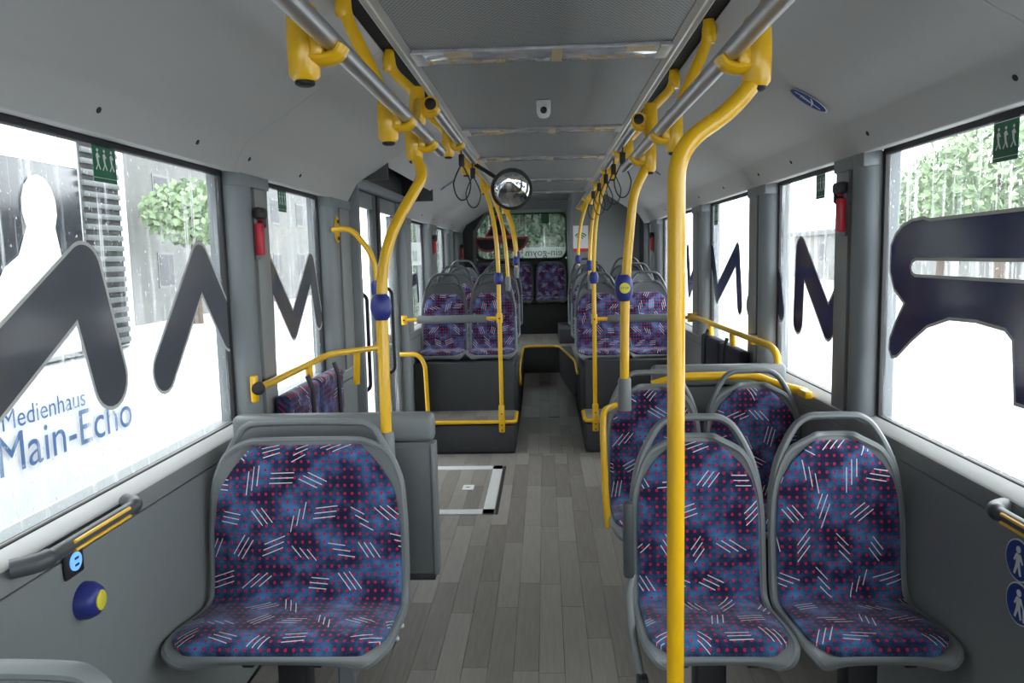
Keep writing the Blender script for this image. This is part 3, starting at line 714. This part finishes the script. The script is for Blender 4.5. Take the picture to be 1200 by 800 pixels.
def pole(name, label, pts, r, group='yellow stanchions', ballz=None, button=False, br=.036, bh=.055, fr=.12, socket=None):
    b = Vector(pts[0]); t = tag(empty(name, b), label, 'pole', group)
    tube('tube', [Vector(p)-b for p in pts], r, YEL, t, fr=fr, seg=16)
    if ballz: ball(t, (0, 0, ballz-b.z), br, bh, button)
    if socket: lathe('socket', [(r*1.5, -socket), (r*1.45, 0), (r*1.25, .008)], PLA, t, loc=(0, 0, .0), seg=16)
    return t
pole('stanchion', 'thick yellow pole in the right foreground, bent outwards at the top', [(.268, 1.6, 0), (.271, 1.6, 1.76), (.385, 1.62, 1.835), (.44, 1.63, 1.90)], .0185, fr=.10)
pole('stanchion', 'thick yellow pole with a blue ball rising from the wide left seat', [(-.533, 2.47, .975), (-.533, 2.50, 1.58), (-.40, 2.62, 1.83), (-.437, 2.66, 1.90)], .0185, ballz=1.395, br=.035, bh=.042, fr=.18, socket=.16)
pole('stanchion', 'yellow pole with a blue and yellow stop button on the second right row', [(.328, 3.22, 1.02), (.332, 3.22, 1.42), (.37, 3.22, 1.80), (.437, 3.24, 1.92)], .019, ballz=1.408, button=True, br=.039, bh=.055, fr=.3, socket=.13)
def plat_pole(label, x, xt):
    p = pole('platform_pole', label, [(x, 5.93, .235), (x, 5.93, 1.55), (x+(xt-x)*.25, 5.93, 1.85), (xt, 5.93, 2.12), (xt+(xt-x)*.4, 5.93, 2.29)], .0165, ballz=1.36+(.02 if x < 0 else .01), br=.036, bh=.045, fr=.35)
    box('foot_bracket', -.024, .024, -.03, -.012, -.06, .16, YEL, p, bev=.008)
    for z in (-.04, .0, .09): lathe('bolt', [(.006, 0), (.006, .004), (.003, .006)], DARK, p, loc=(0, -.03, z), seg=8, dirv=(0, -1, 0))
plat_pole('thin yellow pole at the front edge of the left platform', -.357, -.46)
plat_pole('thin yellow pole at the front edge of the right platform', .375, .475)
pole('stanchion', 'yellow pole on the aisle seat of the left platform pair', [(-.33, 6.9, 1.36), (-.34, 6.9, 1.6), (-.37, 6.9, 1.85), (-.44, 6.9, 2.06), (-.50, 6.9, 2.28)], .0165, fr=.3, socket=.12)
pole('stanchion', 'yellow pole with blue ball on the aisle seat of the right platform pair', [(.40, 6.9, 1.36), (.405, 6.9, 1.6), (.43, 6.9, 1.85), (.47, 6.9, 2.06), (.52, 6.9, 2.28)], .0165, ballz=1.45, br=.034, bh=.045, fr=.3, socket=.12)
pole('stanchion', 'yellow pole with blue ball on the second raised left row', [(-.285, 7.73, 1.43), (-.29, 7.73, 1.65), (-.33, 7.73, 1.88), (-.40, 7.73, 2.06), (-.47, 7.73, 2.28)], .0165, ballz=1.50, br=.034, bh=.045, fr=.3, socket=.1)
pole('stanchion', 'yellow pole with blue ball on the third raised left row', [(-.30, 8.5, 1.48), (-.305, 8.5, 1.7), (-.34, 8.5, 1.9), (-.40, 8.5, 2.06), (-.47, 8.5, 2.28)], .0165, ballz=1.555, br=.034, bh=.045, fr=.3, socket=.1)
pole('stanchion', 'yellow pole with blue ball on the second raised right row', [(.345, 7.95, 1.43), (.35, 7.95, 1.65), (.38, 7.95, 1.88), (.44, 7.95, 2.06), (.5, 7.95, 2.28)], .0165, ballz=1.50, br=.034, bh=.045, fr=.3, socket=.1)
# door pole assembly on the left
dp = tag(empty('door_handrail', (-.905, 4.12, .03)), 'thin yellow door pole with arm and wall rail beside the left door', 'handrail')
dl = lambda *p: Vector(p)-dp.location
tube('pole', [dl(-.905, 4.12, .0), dl(-.905, 4.12, 1.55), dl(-1.02, 4.08, 1.715), dl(-1.13, 4.10, 1.712)], .0155, YEL, dp, fr=.10)
fl = slab('flange', rrect(-.035, .035, -.07, .07, .034), .012, lambda a, b, t: dl(-1.108-.02+t, 4.16+a, 1.712+b), YEL, dp)
for dz in (-.045, .045): lathe('bolt', [(.01, 0), (.01, .006), (.005, .008)], DARK, fl, loc=dl(-1.115, 4.16, 1.712+dz), seg=10, dirv=(1, 0, 0))
ball(dp, dl(-.905, 4.12, 1.392), .033, .045)
tube('wall_rail', [dl(-1.10, 2.86, 1.07), dl(-1.08, 3.75, 1.085), dl(-.905, 4.12, 1.072)], .0155, YEL, dp, fr=.08)
box('rail_bracket', *(v for ab in zip(dl(-1.13, 2.84, 1.015), dl(-1.105, 2.875, 1.12)) for v in ab), YEL, dp, bev=.008)
lathe('rail_plug', [(.026, 0), (.024, .01), (.015, .014)], DARK, dp, loc=dl(-1.10, 2.85, 1.07), seg=14, dirv=(.5, -.8, 0))
for y in (3.42, 3.955):
    tube('seat_hook', [dl(-1.08 if y < 3.6 else -.99, y, 1.08), dl(-1.08 if y < 3.6 else -1.0, y, 1.02 if y < 3.6 else .90)], .017, YEL, dp, fr=0)
lathe('joint', [(.022, -.03), (.022, .03)], YEL, dp, loc=dl(-.905, 4.12, 1.072), seg=14)
# padded bars across the platform fronts
def padbar(label, x0, x1, y, z, wall_x):
    t = tag(empty('padded_bar', ((x0+x1)/2, y, z)), label, 'handrail', 'padded platform bars'); ox = (x0+x1)/2
    tube('bar', [(x0-ox, 0, 0), (x1-ox, 0, 0)], .015, YEL, t, fr=0)
    a, b = (x0+.10, x1-.10); lathe('padding', [(.024, 0), (.031, .01), (.031, b-a-.01), (.024, b-a)], SOCK, t, loc=(a-ox, 0, 0), dirv=(1, 0, 0))
    for x in (x0, x1): lathe('joint', [(.024, -.035), (.024, .035)], YEL, t, loc=(x-ox, 0, 0), seg=14); lathe('bolt', [(.007, 0), (.007, .004)], DARK, t, loc=(x-ox, -.024, 0), seg=8, dirv=(0, -1, 0))
padbar('grey padded bar with yellow ends in front of the left platform seats', -1.10, -.357, 5.93, 1.073, -1.13)
padbar('grey padded bar with yellow ends in front of the right platform seats', .375, 1.11, 5.93, 1.052, 1.13)
# right wall rail with hooks
wr = tag(empty('wall_handrail', (1.09, 4.7, 1.07)), 'yellow wall handrail along the right windows above the folded seats', 'handrail')
wl = lambda *p: Vector(p)-wr.location
tube('rail', [wl(1.11, 5.90, 1.055), wl(1.09, 5.55, 1.075), wl(1.085, 3.74, 1.09), wl(1.09, 3.64, 1.06), wl(1.10, 3.64, .90)], .017, YEL, wr, fr=.08)
for y in (4.5, 5.1): tube('seat_hook', [wl(1.085, y, 1.08), wl(1.09, y, .99)], .019, YEL, wr, fr=0)
for y in (4.12, 5.75): box('rail_bracket', *(v for ab in zip(wl(1.085, y-.03, 1.05), wl(1.16, y+.03, 1.10)) for v in ab), YEL, wr, bev=.01)
# small grab loops
def loop(name, label, pts, r=.0165, fr=.07):
    b = Vector(pts[-1]); t = tag(empty(name, b), label, 'grab bar'); tube('tube', [Vector(p)-b for p in pts], r, YEL, t, fr=fr); return t
t = loop('grab_loop', 'bent yellow grab bar by the door at the left platform', [(-1.12, 5.8, .82), (-.98, 5.8, .82), (-.93, 5.8, .74), (-.925, 5.85, .26)])
lathe('flange', [(.05, 0), (.045, .012), (.025, .02)], ALU, t, loc=(0, 0, -.006), seg=18)
t = loop('grab_loop', 'bent yellow grab bar beside the second row aisle seat on the right', [(.30, 3.36, .885), (.238, 3.22, .89), (.232, 3.18, .81), (.236, 3.12, .55), (.245, 3.10, .42)], .014)

# ================================================================== WALL FITTINGS
def wall_grab(s, y0, y1, z, label):
    t = tag(empty('wall_grab_bar', (s*1.13, (y0+y1)/2, z)), label, 'grab bar', 'wall grab bars'); h = (y1-y0)/2
    pts = fillet([(0, -h, 0), (-s*.045, -h+.03, .002), (-s*.05, -h+.09, .004), (-s*.05, h-.09, .004), (-s*.045, h-.03, .002), (0, h, 0)], .04)
    bm = bmesh.new(); n = len(pts); sweep(bm, pts, [.021 if (i < 8 or i > n-9) else .0165 for i in range(n)], 14); link('bar', tomesh(bm, 'bar'), PLAD, t)
    for dx, dz in ((-.0155, .010), (-.0155, -.010)): tube('yellow_inlay', [(-s*.05+s*dx, -h+.12, .004+dz), (-s*.05+s*dx, h-.10, .004+dz)], .0045, YEL, t, fr=0, seg=8)
    return t
wall_grab(-1, 1.50, 1.95, .922, 'grey grab bar with yellow stripes on the left wall')
wall_grab(1, 1.42, 1.90, .905, 'grey grab bar with yellow stripes on the right wall')
u = tag(empty('usb_socket', (-1.13, 1.70, .858)), 'black charging socket with a glowing blue ring on the left wall', 'socket')
box('plate', 0, .010, -.036, .036, -.036, .036, DARK, u, bev=.006); lathe('light_ring', [(.022, 0), (.022, .004), (.016, .005)], USBL, u, loc=(.009, 0, 0), dirv=(1, 0, 0))
for dz in (-.008, .008): box('port', .0135, .0145, -.008, .008, dz-.003, dz+.003, SIGNB, u, bev=0)
b = tag(empty('stop_button', (-1.13, 1.735, .745)), 'blue wall stop button with yellow centre on the left wall', 'button')
lathe('base', [(.046, 0), (.044, .018), (.036, .034), (.026, .042)], BLUE, b, loc=(0, 0, 0), dirv=(1, 0, 0)); lathe('button_face', [(.025, 0), (.025, .006), (.02, .009)], YBTN, b, loc=(.036, .004, 0), dirv=(1, .15, 0))
RW = lambda a, b_, t: Vector((-t, a, b_))
RWs = lambda a, b_, t: Vector((-t, a*.8, b_*.8))
for k, (z, cane) in enumerate(((.793, False), (.688, True))):
    sg = tag(empty('round_sign', (1.13, 1.83-.01*k, z)), ('upper', 'lower')[k]+' round blue sign with a white walking figure on the right wall', 'sign', 'round blue signs')
    slab('rim', circ(0, 0, .052, 32), .002, RW, WHITE, sg); slab('disc', circ(0, 0, .0485, 32), .003, RW, SIGNB, sg)
    # figure is printed facing the aisle; local a runs away from the viewer
    slab('figure_head', circ(0, .034, .011, 14), .004, RWs, WHITE, sg)
    slab('figure_body', [(-.012, .020), (.010, .021), (.022, -.002), (.017, -.005), (.009, .006), (.010, -.012), (.020, -.044), (.012, -.046), (.000, -.018), (-.010, -.046), (-.018, -.044), (-.009, -.012), (-.009, .006), (-.022, -.008), (-.024, -.003)], .004, RWs, WHITE, sg)
    if cane: slab('figure_cane', [(-.026, -.004), (-.022, -.004), (-.026, -.047), (-.030, -.047)], .004, RWs, WHITE, sg)
def hammer(s, y, z, label):
    t = tag(empty('emergency_hammer', (s*1.13, y, z)), label, 'hammer', 'emergency hammers')
    box('holder', 0, -s*.012, -.022, .028, -.14, .06, POSTM, t, bev=.004)
    box('handle', -s*.010, -s*.038, -.034, .006, -.125, .0, REDP, t, bev=.006)
    bm = bmesh.new(); bx(bm, min(-s*.008, -s*.045), max(-s*.008, -s*.045), -.045, .03, .015, .06, .012, 2); bx(bm, min(-s*.01, -s*.04), max(-s*.01, -s*.04), .0, .028, -.02, .03, .008, 1); link('head', tomesh(bm, 'head'), DARK, t)
    box('neck', -s*.012, -s*.036, -.012, .006, .01, .045, REDP, t, bev=.005)
    for i in range(6): box('grip_notch', -s*.034, -s*.036, -.006, .002, -.10+i*.018, -.092+i*.018, WHITE, t, bev=0)
hammer(-1, 2.99, 1.70, 'red emergency hammer on the left post beside the large front window')
hammer(1, 2.96, 1.735, 'red emergency hammer on the right post beside the large front window')
hammer(-1, 7.80, 1.72, 'red emergency hammer on the left post behind the door')
hammer(-1, 10.4, 1.66, 'red emergency hammer in the dark rear left corner')
hammer(1, 8.05, 1.70, 'red emergency hammer on the right post near the grey tower')
def exit_sign(x, y, z, label, axis='s', sz=1.0):
    t = tag(empty('exit_sign', (x, y, z)), label, 'sign', 'green exit stickers')
    if axis == 's':
        s = 1 if x > 0 else -1; f = lambda a, b_, q: Vector((-s*(.002+q), -s*a*-1 if False else a*(1 if s < 0 else -1), b_)); rot = Matrix(((0, 0, -s, 0), (-s*1.0, 0, 0, 0), (0, 1, 0, 0), (0, 0, 0, 1)))
    else: f = lambda a, b_, q: Vector((a, -(.002+q), b_)); rot = Matrix.Rotation(H90, 4, 'X')
    k = sz; slab('plate', rrect(-.055*k, .055*k, -.068*k, .068*k, .005), .001, f, GREEN, t)
    if sz > .7 and axis == 's':
        text('lettering', 'Notausstieg', .0155, Matrix.Translation(f(.008, .050, .0022)) @ rot, WHITE, t)
        slab('line', [(-.055, .033), (.055, .033), (.055, .035), (-.055, .035)], .0016, f, WHITE, t); slab('line', [(-.055, -.058), (.055, -.058), (.055, -.0565), (-.055, -.0565)], .0016, f, WHITE, t)
        slab('symbol', rrect(-.05, -.04, .040, .062, .002), .0016, f, WHITE, t)
        for cx in (-.032, .0, .034):
            slab('pictogram', [(cx-.012, -.035), (cx-.002, -.022), (cx-.008, .004), (cx+.001, .010), (cx+.010, -.002), (cx+.005, -.004), (cx+.002, .001), (cx+.004, -.018), (cx+.012, -.034), (cx+.008, -.036), (cx, -.022), (cx-.008, -.037)], .0016, f, WHITE, t); slab('pictogram_head', circ(cx, .016, .0045, 8), .0016, f, WHITE, t)
exit_sign(-1.198, 2.09, 1.843, 'green exit sticker on the big wet left front window')
exit_sign(-1.198, 3.52, 1.843, 'green exit sticker on the narrow left window beside the door')
exit_sign(-1.198, 6.75, 1.80, 'green exit sticker on the left window behind the door')
exit_sign(1.198, 2.08, 1.833, 'green exit sticker on the big right front window')
exit_sign(1.198, 3.42, 1.833, 'green exit sticker on the second right window')
exit_sign(1.198, 5.45, 1.80, 'small green exit sticker on the third right window')
exit_sign(.02, 11.41, 2.08, 'green exit sticker on the rear window', 'r', 1.0)
# oval stickers on coves: local frame lies on the slope
def oval(s, x, y, z, label, L=.075, Wd=.042):
    t = tag(empty('oval_sticker', (s*x, y, z)), label, 'sticker', 'oval cove stickers')
    dirx = Vector((s*.835, 0, -.55)); f = lambda a, b_, q: dirx*a+Vector((0, -b_, 0))+Vector((-s*.55, 0, -.835))*(.0045+q)
    slab('border', circ(0, 0, L, 28, Wd), .001, f, WHITE, t); slab('plate', circ(-.003, 0, L*.95, 28, Wd*.93), .002, f, SIGNB, t)
    slab('mark', [(-.06, .006), (-.03, .012), (0, .004), (.05, -.004), (.05, -.007), (0, 0), (-.03, .007), (-.06, .003)], .003, f, WHITE, t)
    slab('mark', [(-.005, .03), (.012, .004), (.02, -.028), (.024, -.028), (.017, .006), (.0, .032)], .003, f, WHITE, t)
    for i in range(6): slab('mark', [(-.03+i*.009, .004), (-.027+i*.009, .004), (-.030+i*.009, -.008), (-.033+i*.009, -.008)], .003, f, WHITE, t)
oval(1, .925, 2.77, 2.063, 'blue oval sticker with white marks on the right cove, nearest'); oval(1, .80, 5.7, 2.148, 'blue oval sticker on the right cove farther back'); oval(-1, .80, 6.45, 2.148, 'blue oval sticker on the left cove behind the door')
# wifi sign on tower
wf_ = tag(empty('wifi_sign', (.435, 9.245, 1.62)), 'white wireless internet sign with green arcs on the grey tower', 'sign')
f = lambda a, b_, q: Vector((a, -(.001+q), b_))
slab('card', [(-.09, 0), (.09, 0), (.09, .27), (-.09, .27)], .002, f, WHITE, wf_); slab('red_strip', [(-.09, -.04), (.09, -.04), (.09, .0), (-.09, .0)], .002, f, REDP, wf_)
for r in (.03, .055, .08): 
    arc_ = [(r*math.cos(math.radians(a)), .10+r*math.sin(math.radians(a))) for a in range(40, 141, 10)]; slab('arc', stroke_poly(arc_, .007, 4), .003, f, GREEN, wf_)
# ceiling camera, round mirror
cc = tag(empty('ceiling_camera', (.009, 3.86, 2.30)), 'small white ceiling camera with black lens', 'camera')
bm = bmesh.new(); bx(bm, -.035, .035, -.03, .03, -.04, 0, .008, 2); link('housing', tomesh(bm, 'housing'), WHITE, cc)
lathe('dome', [(.035, 0), (.034, .03), (.026, .048), (.012, .055)], WHITE, cc, loc=(0, -.002, -.03), dirv=(0, -.25, -1)); lathe('lens', [(.016, 0), (.016, .01), (.01, .016)], DARK, cc, loc=(.0, -.036, -.050), dirv=(0, -1, -.5))
mr = tag(empty('round_mirror', (-.182, 4.5, 1.932)), 'round convex mirror hanging at the left edge of the ceiling', 'mirror')
q = (.12, -1, -.35)
lathe('mirror_face', [(.108, 0), (.095, .012), (.07, .022), (.04, .029), (.015, .032)], MIRR, mr, dirv=q, seg=40); lathe('rim', [(.112, -.03), (.120, -.02), (.120, .004), (.110, .006)], DARK, mr, dirv=q, seg=40)
tube('bracket', [(0, .03, 0), (-.10, .05, .08), (-.215, .05, .155)], .012, DARK, mr, fr=.08)
# hand straps hanging from the farther rails
def strap(x, y, z, label, size=.085, tilt=0.0, grp='black hanging straps'):
    t = tag(empty('hand_strap', (x, y, z)), label, 'strap', grp)
    tube('hook', [(0, 0, -.05), (.0, -.018, -.02), (0, -.02, .012), (0, 0, .026), (0, .02, .010)], .004, DARK, t, fr=.02, seg=8)
    bm = bmesh.new(); bx(bm, -.014, .014, -.01, .01, -.105, -.045, .006, 2); link('buckle', tomesh(bm, 'buckle'), DARK, t)
    pts = []
    for k in range(28):
        a = 2*math.pi*k/28; r = size*(.40 if math.cos(a) > 0 else .55); pts.append((math.sin(a)*size*.5*(1-.55*max(0, math.cos(a))), math.sin(a)*tilt, -.10-size+math.cos(a)*size))
    tube('loop', pts, .0035, DARK, t, fr=0, seg=6, closed=True)
strap(-.40, 3.85, 2.10, 'black hanging strap on the left rail, nearest'); strap(-.40, 4.45, 2.10, 'black hanging strap on the left rail, farther one')
for i, y in enumerate((3.95, 4.45, 5.0, 5.6, 6.3)):
    strap(.40, y, 2.10, 'black hanging strap on the right rail, %s' % ('nearest the front', 'second from the front', 'third from the front', 'fourth from the front', 'rearmost one')[i], size=.085, tilt=.02*(i % 2))
# folded tip-up seats
def foldseat(s, y0, y1, z0, z1, label, m=FAB):
    t = tag(empty('folding_seat', (s*1.10, (y0+y1)/2, z0)), label, 'seat', 'folded tip-up seats'); h = (y1-y0)/2; H = z1-z0
    bm = bmesh.new(); bx(bm, min(-s*.045, s*.02), max(-s*.045, s*.02), -h, h, 0, H, .022, 3); uvl = bm.loops.layers.uv.new('UVMap')
    for f_ in bm.faces:
        for l in f_.loops: l[uvl].uv = (l.vert.co.y, l.vert.co.z+l.vert.co.x)
    link('cushion', tomesh(bm, 'cushion'), m, t)
    box('hinge', s*.02, s*.03, -h*.8, h*.8, .02, H*.7, PLAD, t, bev=.004)
    tube('belt', [(-s*.03, h*.35, H+.04), (-s*.05, h*.38, H-.02), (-s*.052, h*.45, H*.3)], .010, DARK, t, fr=.02, seg=8, sx=1.8)
foldseat(-1, 3.06, 3.50, .55, 1.00, 'folded patterned tip-up seat under the left yellow rail, nearer one'); foldseat(-1, 3.52, 3.92, .55, 1.00, 'folded patterned tip-up seat under the left yellow rail, next to the door')
foldseat(1, 4.22, 4.72, .55, 1.00, 'dark folded tip-up seat under the right yellow rail, nearer one', FABB); foldseat(1, 4.76, 5.26, .55, 1.00, 'dark folded tip-up seat under the right yellow rail, farther one', FABB)
# floor hatch
ht = tag(empty('floor_hatch', (-.58, 5.03, 0)), 'floor hatch with aluminium frame in front of the left platform', 'hatch')
for x0, x1, y0, y1 in ((-.42, .245, -.54, -.455), (-.42, .245, .44, .53), (.175, .245, -.54, .53), (-.42, -.36, -.54, .53)): box('frame', x0, x1, y0, y1, .0005, .006, HATF, ht, bev=.001)
box('gap', .250, .270, -.54, .53, .0003, .002, DARK, ht, bev=0)
box('lock_plate', .0, .075, -.05, .06, .0005, .005, WHITE, ht, bev=.004); box('keyhole', .02, .05, -.006, .006, .005, .006, DARK, ht, bev=0)

# ================================================================== WINDOW LETTERING
def letter(s, pts, hw, label, m, border=.010, x=1.193):
    c = pts[0]; t = tag(empty('window_letter', (s*x, c[0], c[1])), label, 'lettering', 'film letters on the windows')
    f = lambda a, b_, q: Vector((s*q, a-c[0], b_-c[1]))
    poly = stroke_poly(pts, hw); slab('film', poly, .0008, f, m, t); offset_ring('border', poly, border, f, BORD, t)
letter(-1, [(1.30, 1.13), (1.95, 1.53), (2.035, 1.24)], .075, 'grey film letter stroke at the left edge of the large left window', FILML)
letter(-1, [(2.33, 1.22), (2.63, 1.55), (2.84, 1.29)], .065, 'grey film letter stroke at the rear end of the large left window', FILML)
letter(-1, [(3.26, 1.19), (3.28, 1.53), (3.58, 1.24), (3.90, 1.53), (3.99, 1.25)], .055, 'grey zigzag film letter on the narrow left window', FILML, .01)
letter(-1, [(6.62, 1.34), (7.15, 1.36), (7.20, 1.18)], .05, 'grey film stroke on the left window behind the door', FILML)
t = tag(empty('window_lettering', (-1.19, 7.05, 1.585)), 'grey letters on a pale strip on the left window behind the door', 'lettering')
text('letters', 'n.n', .20, Matrix(((0, 0, 1, .003), (1, 0, 0, 0), (0, 1, 0, 0), (0, 0, 0, 1))), DARK, t)
slab('strip', [(-.35, -.10), (.38, -.10), (.38, .11), (-.35, .11)], .001, lambda a, b_, q: Vector((-.001-q, a, b_)), STRIPM, t)
letter(1, [(3.68, 1.22), (3.655, 1.54), (3.29, 1.23), (3.05, 1.46)], .062, 'navy zigzag film letter on the second right window', FILMR)
letter(1, [(3.94, 1.24), (4.0, 1.40)], .045, 'short navy film stroke at the edge of the second right window', FILMR)
letter(1, [(4.77, 1.22), (4.84, 1.54), (5.40, 1.25), (5.56, 1.54)], .055, 'navy zigzag film letter on the third right window', FILMR)
letter(1, [(4.55, 1.23), (4.38, 1.42)], .055, 'short slanted navy film stroke on the third right window', FILMR)
letter(1, [(6.05, 1.48), (6.42, 1.24), (6.50, 1.55)], .06, 'navy film letter stroke on the fourth right window', FILMR)
t = tag(empty('window_letter', (1.193, 2.0, 1.2)), 'huge navy film letter with pale outline on the large right window', 'lettering', 'film letters on the windows')
f = lambda a, b_, q: Vector((q, a-2.0, b_-1.2))
upper = [(1.2, 1.64), (2.45, 1.627)]+[(2.52+.2*math.cos(a), 1.525+.11*math.sin(a)) for a in [math.radians(95-20*i) for i in range(5)]]
upper += [(2.715, 1.47), (2.68, 1.41), (2.60, 1.365), (2.655, 1.30), (2.70, 1.235), (2.705, 1.20), (2.685, 1.178), (2.65, 1.185), (2.55, 1.25), (2.45, 1.305), (2.32, 1.34), (2.18, 1.345), (2.04, 1.335), (2.0, 1.31), (1.98, 1.15), (1.2, 1.15)]
# body with the long slit left open: two pieces meeting round the slit
slit_top, slit_bot, slit_end = 1.515, 1.452, 2.575
outer = upper
poly = [(1.2, 1.64)]+outer[1:-1]+[(1.2, 1.15), (1.2, slit_bot), (2.54, slit_bot), (2.565, 1.462), (2.578, 1.483), (2.565, 1.505), (2.54, slit_top), (1.2, slit_top)]
slab('film', poly, .0008, f, FILMR, t); offset_ring('border', poly, .010, f, BORD, t)
# rear window decals, seen from inside
t = tag(empty('window_decal', (-.45, 11.41, 1.6)), 'black warning decals with red edges on the rear window', 'decal')
f = lambda a, b_, q: Vector((a+.45, -.002-q, b_-1.6))
for poly in ([(-.83, 1.86), (-.52, 1.86), (-.675, 2.10)], [(-1.0, 1.80)]+[(-.83+.17*math.cos(a), 1.80-.16*math.sin(a)) for a in [math.radians(170-20*i) for i in range(9)]]+[(-.66, 1.80)], [(-.60, 1.80)]+[(-.43+.16*math.cos(a), 1.80-.16*math.sin(a)) for a in [math.radians(170-20*i) for i in range(9)]]+[(-.27, 1.80)]):
    slab('patch', poly, .001, f, DARK, t); offset_ring('red_edge', poly, .028, lambda a, b_, q: f(a, b_, .002), REDP, t)
t = tag(empty('window_lettering', (.02, 11.41, 1.60)), 'grey mirrored web address on a pale strip of the rear window', 'lettering')
f = lambda a, b_, q: Vector((a, -.001-q, b_))
text('letters', 'ein-goym', .15, Matrix.Translation((-.03, -.004, -.01)) @ Matrix.Rotation(H90, 4, 'X') @ Matrix.Diagonal((-1, 1, 1, 1)), DARK, t)
slab('strip', [(-.33, -.085), (.30, -.085), (.30, .07), (-.33, .07)], .001, lambda a, b_, q: Vector((a, .001+q, b_)), STRIPM, t)
